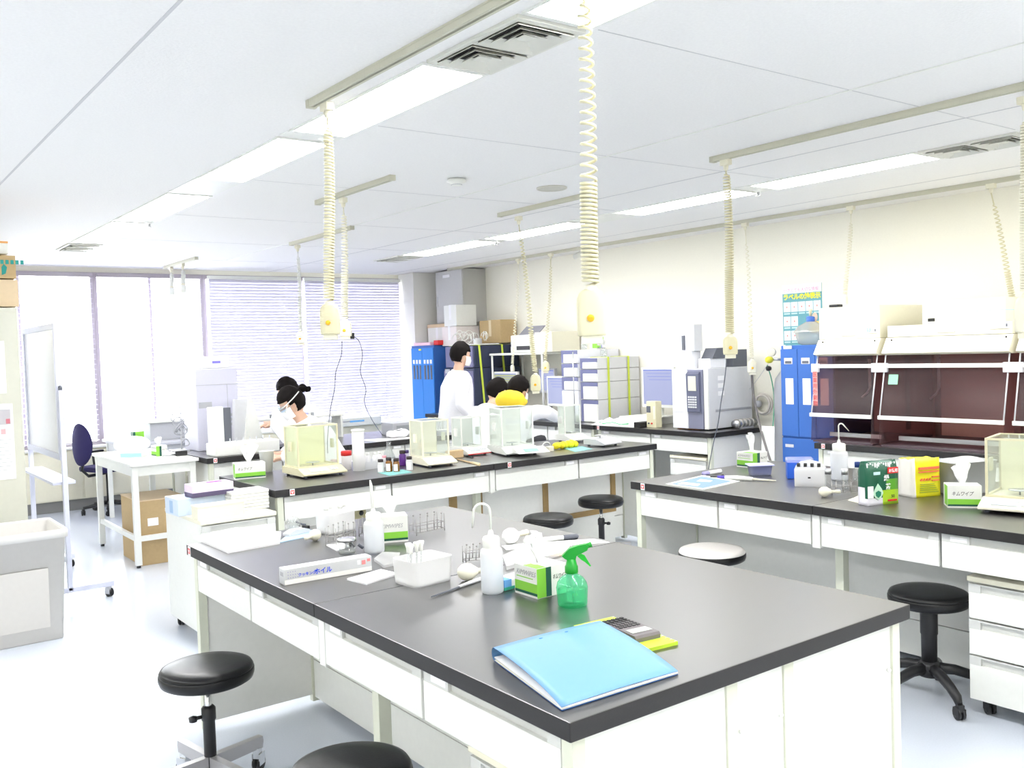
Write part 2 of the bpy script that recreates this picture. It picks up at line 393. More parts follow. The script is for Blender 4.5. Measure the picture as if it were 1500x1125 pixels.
def coil_outlet(x, y, zbot, label, dx=0, dy=0, body='big', turns=(24, 22), R=(.015, .020), zc=.42, lead=.06, colr=CREAM, sc=1.0, rz=0.0):
    """coiled cord hanging from a rail with an outlet body at its end"""
    t = thing('hanging_outlet', label, 'outlet', (x, y, CH-.03), 0, 'coiled cord outlets hanging from ceiling rails')
    MB().box(x-.018, x+.018, y-.03, y+.03, CH-.06, CH-.028, .004).lathe([(.016, -.06), (.012, -.085), (.006, -.09)], 12, (x, y, CH)).build('trolley', CREAMW, t)
    H = .125*sc if body == 'big' else (.10*sc if body == 'mid' else .06*sc)
    ztop = CH-.09; zb = zbot+H+.012
    P = lambda s: (x+dx*s+.01*math.sin(s*5)*(1 if dx else .5), y+dy*s, ztop+(zb-ztop)*s)
    pts = []; n1, n2 = turns; sgl = lead; tot = n1+n2; res = 12
    pts.append(P(0)); pts.append(P(sgl*.9))
    for k in range(tot*res+1):
        u = k/(tot*res); tn = u*tot
        s = sgl+(1-sgl-.01)*((tn/n1)*(1-zc) if tn <= n1 else (1-zc)+zc*(tn-n1)/n2)
        rr = R[0]+(R[1]-R[0])*min(1, tn/n1)
        rr *= min(1, .3+tn*.7)
        c = P(s); a = 2*PI*tn
        pts.append((c[0]+rr*math.cos(a), c[1]+rr*math.sin(a), c[2]))
    pts.append(P(1))
    MB().tube(pts, .0045*sc, 5).build('coiled_cord', colr, t)
    e = Vector(P(1)); ex, ey = e.x, e.y
    w_, d_ = (.040*sc, .022*sc) if body != 'small' else (.022*sc, .018*sc)
    b = MB(); prof = [(.45, 1), (.62, .985), (.80, .93), (.95, .82), (1, .68), (1, .12), (.96, .05), (.93, 0)]
    rings = [((0, 0, zbot+H*z-zbot), 0, 0) for r, z in prof]
    seg = 20; vs = []; fs = []
    for r, z in prof[::-1]:
        for k in range(seg):
            a = 2*PI*k/seg; ca, sa = math.cos(a), math.sin(a)
            q = 4.0; rad = (abs(ca)**q+abs(sa)**q)**(-1/q)
            vs.append(Vector((w_*r*rad*ca, d_*(.5+.5*r)*rad*sa, H*z)))
    for i in range(len(prof)-1):
        for k in range(seg): fs.append((i*seg+k, i*seg+(k+1) % seg, (i+1)*seg+(k+1) % seg, (i+1)*seg+k))
    fs += [list(range(seg))[::-1], [(len(prof)-1)*seg+k for k in range(seg)]]
    b.add(vs, fs, True); M = Matrix.Translation((ex, ey, zbot)) @ Matrix.Rotation(rz, 4, 'Z'); b.xf(M)
    bo = b.build('outlet_body', colr, t)
    MB().lathe([(.018*sc, 0), (.020*sc, .006), (.016*sc, .016), (.012*sc, .02)], 14, (ex, ey, zb-.018)).build('cord_collar', CREAMW, t)
    if body != 'small':
        bt = MB().lathe([(.010*sc, 0), (.010*sc, .003), (.008*sc, .005), (.001, .0055)], 18)
        bt.xf(M @ Matrix.Translation((-.004, -d_*1.0, H*.38)) @ Matrix.Rotation(PI/2, 4, 'X')); bt.build('round_button', ORANGE, t)
        s_ = MB().box(-w_*.7, w_*.7, -d_*.6, d_*.6, -.022*sc, .002, .003).xf(M); s_.build('socket_block', CREAMW, t)
    return t, Vector((ex, ey, zbot))
CAMYAW = YAW-PI/2
coil_outlet(1.70, 1.90, 1.60, 'large cream coiled outlet with orange button hanging nearest the camera', R=(.016, .021), turns=(17, 24), zc=.36, lead=.03, rz=CAMYAW+.0, dx=.0)
coil_outlet(1.70, 3.46, 1.655, 'cream coiled outlet with orange button above the front bench far end', dy=.04, R=(.016, .019), turns=(26, 28), zc=.5, rz=CAMYAW)
coil_outlet(2.79, 5.50, 1.69, 'white outlet on coiled cord with black plug, left of centre', dy=.03, body='mid', colr=CREAMW, rz=CAMYAW, turns=(20, 26))
coil_outlet(3.58, 8.0, 1.69, 'pale coiled outlet in front of the lilac blinds', body='mid', colr=WHITE, rz=CAMYAW, turns=(24, 20), R=(.012, .015))
coil_outlet(4.11, 3.45, 1.50, 'cream coiled outlet hanging above the gas analyser', dx=.01, R=(.018, .022), turns=(34, 30), zc=.4, rz=CAMYAW, body='mid', lead=.02)
coil_outlet(4.225, 1.90, 1.57, 'large white coiled outlet at the right edge of view', R=(.018, .024), turns=(26, 34), zc=.55, colr=CREAMW, rz=CAMYAW, sc=1.25)
coil_outlet(6.45, 5.22, 1.30, 'cream coiled outlet with thick black plug near the blue cabinet', dx=.06, R=(.012, .015), turns=(20, 14), zc=.25, body='mid', lead=.1, colr=CREAMW, rz=CAMYAW)
coil_outlet(6.45, 4.20, 1.83, 'thin coiled cord hanging down onto the left fume hood', dx=-.09, R=(.013, .015), turns=(20, 8), zc=.2, body='small', lead=.1, colr=CREAMW)
coil_outlet(6.45, 3.13, 1.68, 'cream coiled outlet hanging behind the right fume hood', dx=.30, R=(.013, .018), turns=(16, 12), zc=.3, body='mid', lead=.1, rz=CAMYAW)
coil_outlet(4.37, 5.70, 1.24, 'cream outlet hanging behind the two people bending together', dx=.125, R=(.013, .018), turns=(28, 20), zc=.3, body='big', lead=.08, colr=CREAM, rz=CAMYAW, sc=1.0)
coil_outlet(6.40, 8.38, 1.32, 'thin coiled outlet in front of the white rack', dx=-.12, R=(.012, .014), turns=(30, 6), zc=.1, body='small', colr=CREAMW)
coil_outlet(6.40, 7.80, 1.32, 'coiled outlet hanging beside the printer', dx=-.11, R=(.012, .016), turns=(26, 10), zc=.2, body='mid', colr=CREAM, rz=CAMYAW)
coil_outlet(3.15, 9.95, 2.28, 'short coiled outlet by the open blinds, right one', body='small', turns=(6, 6), colr=WHITE, sc=1.4)
coil_outlet(3.15, 10.35, 2.28, 'short coiled outlet by the open blinds, left one', body='small', turns=(6, 6), colr=WHITE, sc=1.4)
# loose leads from the middle outlets
def cable(name, pts, r, m, label, cat='cable'):
    P = [Vector(p) for p in pts]; out = []
    for i in range(len(P)-1):
        p0, p1, p2, p3 = P[max(i-1, 0)], P[i], P[i+1], P[min(i+2, len(P)-1)]
        for k in range(6):
            s = k/6; out.append(.5*((2*p1)+(-p0+p2)*s+(2*p0-5*p1+4*p2-p3)*s*s+(-p0+3*p1-3*p2+p3)*s**3))
    out.append(P[-1]); org = P[0].copy()
    o = MB().tube([p-org for p in out], r, 6).build(name, m, None, world=False); o.location = org
    return tag(o, label, cat)
cable('power_lead', [ay(501, 500, 5.55), ay(500, 520, 5.6), ay(492, 545, 5.7), ay(490, 570, 5.8), ay(484, 600, 5.9), ay(480, 640, 5.9), ay(480, 664, 5.92)], .0028, DGREY, 'thin dark lead dropping from the white outlet, left one')
cable('power_lead', [ay(517, 492, 5.55), ay(526, 500, 5.6), ay(531, 520, 5.7), ay(528, 545, 5.9), ay(536, 570, 6.1), ay(534, 590, 6.4), ay(545, 615, 6.9), az(560, 637, .81)], .0028, DGREY, 'thin dark lead from the black plug to the far bench')
tag(MB().box(-.016, .016, -.012, .012, -.02, .02, .003).build('plug_adapter', BLACK, loc=ay(515, 492, 5.55)), 'small black plug adapter on the white hanging outlet', 'plug')
cable('power_lead', [ax(1064, 505, 5.0), ax(1064, 530, 5.3), ax(1061, 560, 5.6), ax(1056, 590, 5.8), ax(1052, 620, 5.95), ax(1046, 645, 6.0), ax(1040, 675, 6.02), ax(1036, 700, 6.05)], .004, DGREY, 'thin dark lead running down past the gas analyser')
cable('power_lead', [ax(1101, 545, 6.5), ax(1104, 580, 6.5), ax(1112, 620, 6.3), ax(1122, 655, 6.1), ax(1131, 685, 5.95), ax(1136, 720, 5.9), az(1140, 790, .01)], .011, mat('lead_grey', (.16, .15, .15), .6), 'thick dark grey lead running down beside the blue cabinet')

# ================================================================== LAB BENCHES
def plate(parent, c, face, s=.03):
    """maker's plate: white card, red square, white mark"""
    M = Matrix.Translation(c) @ (Matrix.Rotation(-PI/2, 4, 'Z') if face == 'x' else Matrix())
    MB().box(-s/2, s/2, -.002, 0, -s*.62, s*.62).xf(M).build('maker_plate', PAPER, parent)
    q = parent
    MB().box(-s*.4, s*.4, -.003, -.002, -s*.35, s*.4).xf(M).build('plate_square', mat('plate_red', (.80, .12, .12), .5), q)
    MB().extr([(-s*.3, s*.2), (-s*.1, s*.2), (0, 0), (s*.1, s*.2), (s*.3, s*.2), (0, -s*.3)], 'y', -.0036, -.003).xf(M).build('plate_mark', PAPER, q)
def front_drawer(parent, face, a0, a1, fix, z0, z1, out):
    """one drawer front between a0..a1 along the bench; face 'x' fronts look to -x*out, 'y' to -y"""
    g = .004; strip = .032
    def bx(mb, p0, p1, d0, d1, za, zb, b=0):
        lo, hi = sorted((fix+out*d0, fix+out*d1))
        return mb.box(lo, hi, p0, p1, za, zb, b) if face == 'x' else mb.box(p0, p1, lo, hi, za, zb, b)
    d = bx(MB(), a0+g, a1-g, -.018, 0, z0, z1-strip, .002).build('drawer', WHITE, parent)
    s = MB(); bx(s, a0+g, a0+.05, -.018, -.002, z1-strip, z1); bx(s, a1-.12, a1-g, -.018, -.002, z1-strip, z1); bx(s, a0+.05, a1-.12, -.018, -.013, z1-strip, z1)
    s.build('handle', STRIP, d)
    bx(MB(), a1-.11, a1-.04, -.002, -.001, z1-strip+.006, z1-.006).build('name_card', PAPER, d)
def bench(name, label, x0, x1, y0, y1, long, seams, drawers, sides=(1,), plates=(), zt=.8, tt=.043, group='black topped lab benches', centre=True, endspan=None, wood=False, kick=True, legs=True):
    t = thing(name, label, 'bench', ((x0+x1)/2, (y0+y1)/2, 0), 0, group)
    cuts = [y0 if long == 'y' else x0]+list(seams)+[y1 if long == 'y' else x1]
    for a, b in zip(cuts[:-1], cuts[1:]):
        m = MB()
        if long == 'y': m.box(x0, x1, a+.001, b-.001, zt-tt, zt, .003)
        else: m.box(a+.001, b-.001, y0, y1, zt-tt, zt, .003)
        o = m.build('countertop', [TOP, TOPE], t)
        for p in o.data.polygons: p.material_index = 0 if p.normal.z > .5 else 1
    zb = zt-tt; P = .036; ins = .022
    L0, L1 = cuts[0], cuts[-1]
    W0, W1 = (x0, x1) if long == 'y' else (y0, y1)
    def B(mb, l0, l1, w0, w1, za, zb_, b=0): return mb.box(w0, w1, l0, l1, za, zb_, b) if long == 'y' else mb.box(l0, l1, w0, w1, za, zb_, b)
    wm = (W0+W1)/2
    back = (wm-.11, wm+.11) if centre else (W1-.04,)
    # corner posts and feet
    for l in (L0+ins, L1-ins-P):
        for w_ in (W0+ins, W1-ins-P):
            B(MB(), l, l+P, w_, w_+P, .02, zb, .002).build('leg', POST, t)
            B(MB(), l+.004, l+P-.004, w_+.004, w_+P-.004, 0, .02).build('foot', BLACK, t)
        # end panels
        pl = l+.004; q = pl+P-.008
        if centre:
            for (a, b) in ((W0+ins+P, back[0]-.02), (back[0]+.02, back[1]-.02), (back[1]+.02, W1-ins-P)):
                B(MB(), pl+.004, q-.004, a, b, .05, zb, .001).build('end_panel', PALE if l > (L0+L1)/2 and long == 'y' else WHITE, t)
            for b_ in back: B(MB(), pl-.002, q+.002, b_-.02, b_+.02, .02, zb, .002).build('leg', POST, t)
            for b_ in (W0+ins+P+.012, back[0]+.03, back[1]-.035, W1-ins-P-.018):
                for z in (.12, .62):
                    c = MB().ell((0, 0, 0), (.006, .006, .006), 8, 6)
                    c.xf(Matrix.Translation((b_, l+.002 if l < (L0+L1)/2 else l+P-.002, z) if long == 'y' else (l+.002 if l < (L0+L1)/2 else l+P-.002, b_, z))); c.build('screw_cap', WHITE, t)
        else:
            B(MB(), pl+.004, q-.004, W0+ins+P, W1-.03, .05, zb, .001).build('end_panel', PALE, t)
    # long back panels, upper and kick
    for b_ in back:
        B(MB(), L0+ins+P, L1-ins-P, b_-.012, b_+.012, .215, zb, .001).build('back_panel', PALE, t)
        B(MB(), L0+ins+P, L1-ins-P, b_-.010, b_+.010, .04, .21, .001).build('kick_panel', WHITE if kick else PALE, t)
    # legs set back under each seam
    for s_ in seams:
        if legs:
            B(MB(), s_-.022, s_+.022, W0+.20, W0+.245, .02, zb, .002).build('leg', POST, t)
            if centre: B(MB(), s_-.022, s_+.022, W1-.245, W1-.20, .02, zb, .002).build('leg', WHITE, t)
        B(MB(), s_-.02, s_+.02, W0+ins, W0+ins+.03, .60, zb, .001).build('rail_post', WHITE, t)
    # drawers
    for sd in sides:
        fx = W0+ins if sd == 1 else W1-ins
        for a, b in drawers:
            front_drawer(t, 'x' if long == 'y' else 'y', a, b, fx, .612, zb-.006, -1 if sd == 1 else 1)
            lo, hi = sorted((fx+(.02 if sd == 1 else -.02), fx+(.36 if sd == 1 else -.36)))
            B(MB(), a+.02, b-.02, lo, hi, .62, .74).build('drawer_box', PALE, t)
    for c, f in plates: plate(t, c, f)
    return t
T1 = bench('lab_bench', 'foreground white lab bench with black top and blue folder on it', 1.204, 2.487, 1.452, 3.924, 'y', [2.68],
           [(1.51, 2.075), (2.08, 2.66), (2.70, 3.275), (3.28, 3.865)], (1, -1), [((1.203, 3.88, .779), 'x')])
T2 = bench('lab_bench', 'middle lab bench lined with glass balances, black stools before it', 2.085, 5.20, 5.11, 6.04, 'x', [3.64],
           [(2.145, 2.86), (2.865, 3.615), (3.665, 4.41), (4.415, 5.14)], (1, -1), [((2.19, 5.109, .779), 'y'), ((3.77, 5.109, .779), 'y')])
T3 = bench('lab_bench', 'right hand lab bench carrying tea and yellow packets', 3.665, 4.885, 1.40, 3.82, 'y', [2.615],
           [(1.46, 2.015), (2.02, 2.59), (2.64, 3.20), (3.205, 3.765)], (1, -1), [((3.664, 3.72, .779), 'x')])
T4 = bench('lab_bench', 'wall bench with black top carrying the fume hoods', 5.92, 6.875, 1.30, 4.20, 'y', [2.72],
           [(1.36, 2.02), (2.03, 2.69), (2.75, 3.43), (3.44, 4.14)], (1,), [((5.919, 4.12, .779), 'x')], centre=False)
T5 = bench('lab_bench', 'wall bench under the gas analyser, nearest blue cabinet', 6.06, 6.875, 5.32, 6.79, 'y', [],
           [(5.38, 6.05), (6.06, 6.73)], (1,), [((6.059, 6.74, .779), 'x')], centre=False)
T5b = bench('lab_bench', 'wall bench under the white and navy instruments', 6.06, 6.875, 6.81, 9.95, 'y', [8.3],
            [(6.87, 7.55), (7.56, 8.27), (8.33, 9.1), (9.11, 9.89)], (1,), [], centre=False)
T6 = bench('lab_bench', 'far lab bench at the window side, crowded with folders', 2.395, 4.80, 7.19, 8.20, 'x', [3.60],
           [(2.45, 3.02), (3.025, 3.58), (3.63, 4.17), (4.175, 4.74)], (1, -1), [((2.46, 7.189, .779), 'y')])
# brown wood edged board leaning under the middle bench
wb_ = thing('wood_edged_panel', 'grey panel in a brown wood frame under the balance bench', 'panel', (4.1, 5.42, 0), 0)
MB().box(3.72, 5.02, 5.425, 5.435, .30, .612).build('board', PALE, wb_)
for (a, b, c, d) in ((3.70, 3.745, .28, .612), (4.30, 4.345, .28, .612), (4.985, 5.03, .28, .612), (3.70, 5.03, .26, .30)):
    MB().box(a, b, 5.41, 5.44, c, d, .002).build('frame_strip', WOOD, wb_)
MB().box(3.72, 5.02, 5.42, 5.44, 0, .26).build('lower_board', WHITE, wb_)
wb2 = thing('wood_edged_panel', 'grey wood-edged panel under the balance bench, left half', 'panel', (3.0, 5.42, 0), 0)
MB().box(2.18, 3.52, 5.425, 5.435, .26, .612).build('board', PALE, wb2)
MB().box(3.47, 3.53, 5.41, 5.44, .02, .612, .002).build('frame_strip', WOOD, wb2)
MB().box(2.16, 3.47, 5.41, 5.44, .59, .612, .002).build('frame_strip', WOOD, wb2)
MB().box(2.18, 3.47, 5.42, 5.44, 0, .26).build('lower_board', WHITE, wb2)
so = MB().box(2.72, 2.80, 5.37, 5.408, .50, .61, .003).build('socket_box', mat('socket_olive', (.42, .38, .22), .6), wb2)
MB().lathe([(.016, 0), (.016, .004), (.001, .004)], 14).xf(Matrix.Translation((2.765, 5.37, .55)) @ Matrix.Rotation(PI/2, 4, 'X')).build('socket_hole', BLACK, so)

# ---- white enamel drawer pedestals on casters
def caster(mb, x, y, r=.028, ang=0.0, h=.07):
    s = mb.mark()
    mb.use(0); mb.box(-.012, .012, -.008, .02, h*.55, h)
    mb.box(-.017, -.013, -.02, .022, h*.25, h*.75); mb.box(.013, .017, -.02, .022, h*.25, h*.75)
    mb.use(1)
    for a in (-.010, .010): mb.tube([(a-.005, 0, r), (a+.005, 0, r)], r, 14)
    mb.use(0); mb.xf(Matrix.Translation((x, y, 0)) @ Matrix.Rotation(ang, 4, 'Z'), s)
def caster_part(parent, x, y, m=(LGREY, BLACK), r=.028, ang=0.0, h=.07):
    mb = MB(); caster(mb, x, y, r, ang, h); return mb.build('caster', list(m), parent, world=False)
def pedestal(label, loc, rz, w_=.40, d_=.50, z1=.58, rows=(.16, .16, .20), topc=CREAMW, sidec=WHITE):
    """local front looks to -y"""
    t = thing('drawer_pedestal', label, 'cabinet', loc, rz, 'white drawer units on casters')
    z0 = .065
    MB().box(-w_/2, w_/2, 0, d_, z0, z1-.012, .003).build('body', sidec, t, world=False)
    MB().box(-w_/2-.004, w_/2+.004, -.02, d_+.002, z1-.022, z1, .003).build('top', topc, t, world=False)
    z = z1-.026; tot = sum(rows); H = z-z0-.002
    for r in rows:
        h = H*r/tot
        d = MB().box(-w_/2+.003, w_/2-.003, -.018, 0, z-h+.004, z-.04, .002).build('drawer', WHITE, t, world=False)
        s = MB().box(-w_/2+.003, -w_/2+.05, -.018, 0, z-.04, z-.004).box(w_/2-.05, w_/2-.003, -.018, 0, z-.04, z-.004).box(-w_/2+.05, w_/2-.05, -.006, 0, z-.04, z-.004).box(-w_/2+.05, w_/2-.05, -.018, -.0, z-.010, z-.004)
        s.build('handle', STRIP, d, world=False)
        z -= h
    for x in (-w_/2+.05, w_/2-.05):
        for y in (.05, d_-.05): caster_part(t, x, y, (BLACK, BLACK), .025, random.uniform(0, 3), .068)
    return t
pedestal('white three drawer unit tucked under the right bench', (3.765, 1.715, 0), -PI/2, .44, .30, .58)
pedestal('white drawer unit partly under the foreground bench near corner', (1.30, 1.73, 0), -PI/2, .44, .30, .575)
pedestal('white drawer unit under the gas analyser bench', (6.11, 5.62, 0), -PI/2, .42, .42, .575)
PL = az(281, 921, .045)
pedL = pedestal('white drawer unit left of foreground bench, glove boxes on top', (1.62+.21, 5.02, 0), 0, .42, .62, .70, (.2, .2, .2))

# ================================================================== STOOLS
ZS = .455
def seat(parent, z, r, topm=LEATHER, sidem=LEATHER):
    MB().lathe([(r*.2, z-.052), (r*.9, z-.052), (r*.97, z-.045), (r, z-.03), (r, z-.016), (r*.985, z-.010)], 48).build('seat_band', sidem, parent, world=False)
    prof = [(r*.98, z-.011), (r*.985, z-.006), (r*.95, z+.004), (r*.86, z+.010), (r*.6, z+.014), (r*.3, z+.0155), (.001, z+.016)]
    MB().lathe(prof, 48).build('seat_cushion', topm, parent, world=False)
    MB().lathe([(.05, z-.07), (.07, z-.062), (.10, z-.052)], 20).build('seat_plate', BLACK, parent, world=False)
def stool_four(label, loc, rz, z=.452, r=.168):
    t = thing('round_stool', label, 'stool', loc, rz, 'round stools at the lab benches')
    seat(t, z, r)
    MB().lathe([(.012, .22), (.012, z-.06)], 14).build('chrome_post', CHROME, t, world=False)
    MB().lathe([(.018, .055), (.022, .06), (.022, .255), (.026, .26), (.026, .30), (.018, .31)], 16).build('sleeve', BLACK, t, world=False)
    MB().tube([(-.02, 0, .272), (-.05, 0, .272)], .007, 10).lathe([(.001, -.012), (.014, -.010), (.016, .006), (.001, .012)], 12, (-.055, 0, .272)).build('knob', BLACK, t, world=False)
    for k in range(4):
        m = MB().extr([(.012, .075), (.21, .085), (.215, .11), (.212, .128), (.012, .125)], 'x', -.014, .014)
        m.xf(Matrix.Rotation(k*PI/2+.3, 4, 'Z')); l = m.build('leg', mat('stool_leg_grey', (.50, .49, .50), .35, .6), t, world=False)
        q = Matrix.Rotation(k*PI/2+.3, 4, 'Z') @ Vector((0, .198, 0)); caster_part(t, q.x, q.y, (CHROME, BLACK), .027, random.uniform(0, 6), .088)
    return t
st1 = stool_four('black round stool left of the foreground bench, whole base visible', (1.087, 3.372, 0), -.1)
st2 = copy_thing(st1, (1.11, 2.275, 0), 1.3, 'black round stool cut off by the bottom edge of the photo')
st3 = copy_thing(st1, (3.83, 4.78, 0), .7, 'black round stool at balance bench, left of the two')
st4 = copy_thing(st1, (4.57, 5.08, 0), 2.1, 'black round stool at balance bench, right of the two')
def stool_five(label, loc, rz, z=.5, r=.165, topm=LEATHER, lever=False):
    t = thing('round_stool', label, 'stool', loc, rz, 'round stools at the lab benches')
    seat(t, z, r, topm)
    MB().lathe([(.015, .3), (.015, z-.05)], 14).build('chrome_post', CHROME, t, world=False)
    MB().lathe([(.032, .13), (.033, .28), (.036, .285), (.036, .415), (.03, .43), (.02, .435)], 20).build('sleeve', BLACK, t, world=False)
    MB().lathe([(.045, .10), (.05, .14), (.036, .165)], 20).build('hub', BLACK, t, world=False)
    for k in range(5):
        m = MB().tube([(0, .02, .135), (0, .10, .13), (0, .17, .11), (0, .225, .085), (0, .240, .06)], [.026, .023, .021, .020, .014], 8)
        m.xf(Matrix.Rotation(k*2*PI/5, 4, 'Z')); m.build('leg', BLACK, t, world=False)
        q = Matrix.Rotation(k*2*PI/5, 4, 'Z') @ Vector((0, .240, 0)); caster_part(t, q.x, q.y, (BLACK, BLACK), .028, k*1.3, .065)
    if lever: MB().tube([(.06, 0, z-.066), (.14, .0, z-.07), (.185, 0, z-.08)], [.005, .009, .012], 8).build('lever', BLACK, t, world=False)
    return t
stool_five('black round stool with five spoke base under the right bench', (3.80, 2.135, 0), YAW+PI/2+.05, .462, .166)
stool_five('round stool with off-white top at the right bench', (3.66, 3.225, 0), .2, .5, .172, mat('offwhite_vinyl', (.90, .86, .82), .45), True)

# ================================================================== ITEMS: builders
def crumple(mb, w_, h, seg=14, rows=6, lean=(0, 0), seed=1, fan=1.3, base=.3):
    """soft tissue rising from a slot"""
    vs = []; fs = []
    for i in range(rows+1):
        v = i/rows
        for k in range(seg+1):
            u = k/seg*2-1
            n = noise.noise(Vector((u*2.3+seed, v*2.1, seed*1.7)))
            ww = w_/2*(base+(fan-base)*v)
            x = u*ww+lean[0]*v; y = (n*.35+.12*math.sin(u*5+seed))*w_*(.25+v*.6)+lean[1]*v
            z = h*(v*(1-.22*u*u)+.10*v*noise.noise(Vector((u*3, seed, 4))))
            vs.append((x, y, z))
    for i in range(rows):
        for k in range(seg):
            a = i*(seg+1)+k; fs.append((a, a+1, a+seg+2, a+seg+1))
    s = mb.mark(); mb.add(vs, fs, True)
    n = len(vs); mb.add([(x, y+.003, z) for x, y, z in vs], [f[::-1] for f in fs], True)
    return mb
def wipe_box(label, loc, rz, w_=.115, d_=.118, h=.10, th=.10, lean=(.0, 0), seed=1, style=0, sc=1.0):
    """carton of lab wipes: local -y and -x faces carry the print"""
    t = thing('tissue_box', label, 'tissue box', loc, rz, 'green and white cartons of lab wipes')
    MB().box(-w_/2, w_/2, -d_/2, d_/2, 0, h, .0015).build('carton', WHITE, t, world=False)
    e = .0006
    if style == 0:      # stripe standing on the -y face, band lying on the -x face
        m = MB().box(-w_/2, -w_/2+w_*.30, -d_/2-e, -d_/2, 0.002, h-.002).box(-w_/2-e, -w_/2, -d_/2, d_/2-.003, h*.17, h*.47)
        m.box(-w_/2, -w_/2+w_*.30, -d_/2, d_/2*.2, h, h+e)
        m.build('green_band', GREEN, t, world=False)
        MB().box(-w_/2+w_*.30, -w_/2+w_*.48, -d_/2-e, -d_/2, 0.002, h-.002).box(-w_/2-e, -w_/2, -d_/2, d_/2-.003, h*.08, h*.17).build('dark_band', DKGREEN, t, world=False)
        text('KIMWIPES', .022, INKG, t, (-w_/2-e, d_/2-.010, h*.70), FACE_MX, shear=.4)
        text('キムワイプ', .018, INK, t, (-w_/2+w_*.52, -d_/2-e, h*.55), FACE_MY, shear=.3, sx=.62)
        MB().box(-w_/2-e, -w_/2, -d_/2+.02, d_/2-.012, h*.60, h*.63).build('green_line', GREEN, t, world=False)
    else:               # band lying on the -y face
        MB().box(-w_/2+.001, w_/2-.001, -d_/2-e, -d_/2, h*.16, h*.40).box(-w_/2-e, -w_/2, -d_/2, d_/2*.4, h*.1, h-.002).build('green_band', GREEN, t, world=False)
        MB().box(-w_/2+.001, w_/2-.001, -d_/2-e, -d_/2, h*.08, h*.16).build('dark_band', DKGREEN, t, world=False)
        text('キムワイプ' if style == 1 else 'KIMWIPES', .022 if style == 1 else .023, INK if style == 1 else INKG, t, (-w_/2+.016, -d_/2-e, h*.56), FACE_MY, shear=.3, sx=.8 if style == 1 else .85)
    MB().lathe([(.001, h), (.03, h+.0006), (.03, h+.001), (.001, h+.0012)], 16).build('opening', PALE, t, world=False)
    tw0 = min(.085, w_*.75); m = MB(); crumple(m, tw0, th, seed=seed, lean=lean, fan=1.0); s = m.mark(); crumple(m, tw0*.9, th*.85, seed=seed+5, lean=(-lean[0]*.6, .01), fan=.9)
    m.xf(Matrix.Translation((0, 0, h)) @ Matrix.Rotation(.4, 4, 'Z'), 0)
    m.build('tissue', TISSUE, t, world=False)
    return t
def wash_bottle(label, loc, rz=0, r=.037, h=.18, tip=.287, bend='loop', capm=None):
    t = thing('wash_bottle', label, 'bottle', loc, rz, 'milky squeeze wash bottles')
    b = h*.78
    MB().lathe([(r*.8, .0), (r*.97, .004), (r, .012), (r, b-.012), (r*.93, b-.002), (r*.72, b+.006)], 28).build('bottle_body', POLY, t, world=False)
    MB().lathe([(.001, .006), (r*.93, .008), (r*.93, b*.80), (.001, b*.80)], 24).build('liquid', clear('water_blue', (.90, .94, 1), .02, haze=.25), t, world=False)
    c = MB().lathe([(r*.74, b), (r*.76, b+.004), (r*.76, h-.006), (r*.66, h), (.010, h+.004), (.007, h+.018), (.004, h+.022)], 28)
    c.build('screw_cap', capm or WHITE, t, world=False)
    if bend == 'loop':
        R = .026; top = tip-R
        pts = [(0, 0, h+.01), (0, 0, top)]+[(-R+R*math.cos(a), 0, top+R*math.sin(a)) for a in [PI*k/8 for k in range(1, 8)]]+[(-2*R, 0, top-.0), (-2*R-.006, 0, top-.05)]
        rr = [.0042]*(len(pts)-1)+[.0025]
    elif bend == 'up':
        pts = [(0, 0, h), (-.002, 0, h+.05), (-.006, 0, tip-.02), (-.010, 0, tip)]; rr = [.007, .0065, .006, .0025]
    else:
        R = .014; top = tip-R
        pts = [(0, 0, h+.01), (0, 0, top)]+[(R-R*math.cos(a), 0, top+R*math.sin(a)) for a in [PI*k/8 for k in range(1, 7)]]+[(2*R+.028, 0, top-.028)]
        rr = [.0038]*(len(pts)-1)+[.002]
    MB().tube(pts, rr, 8).build('spout', WHITE, t, world=False)
    return t
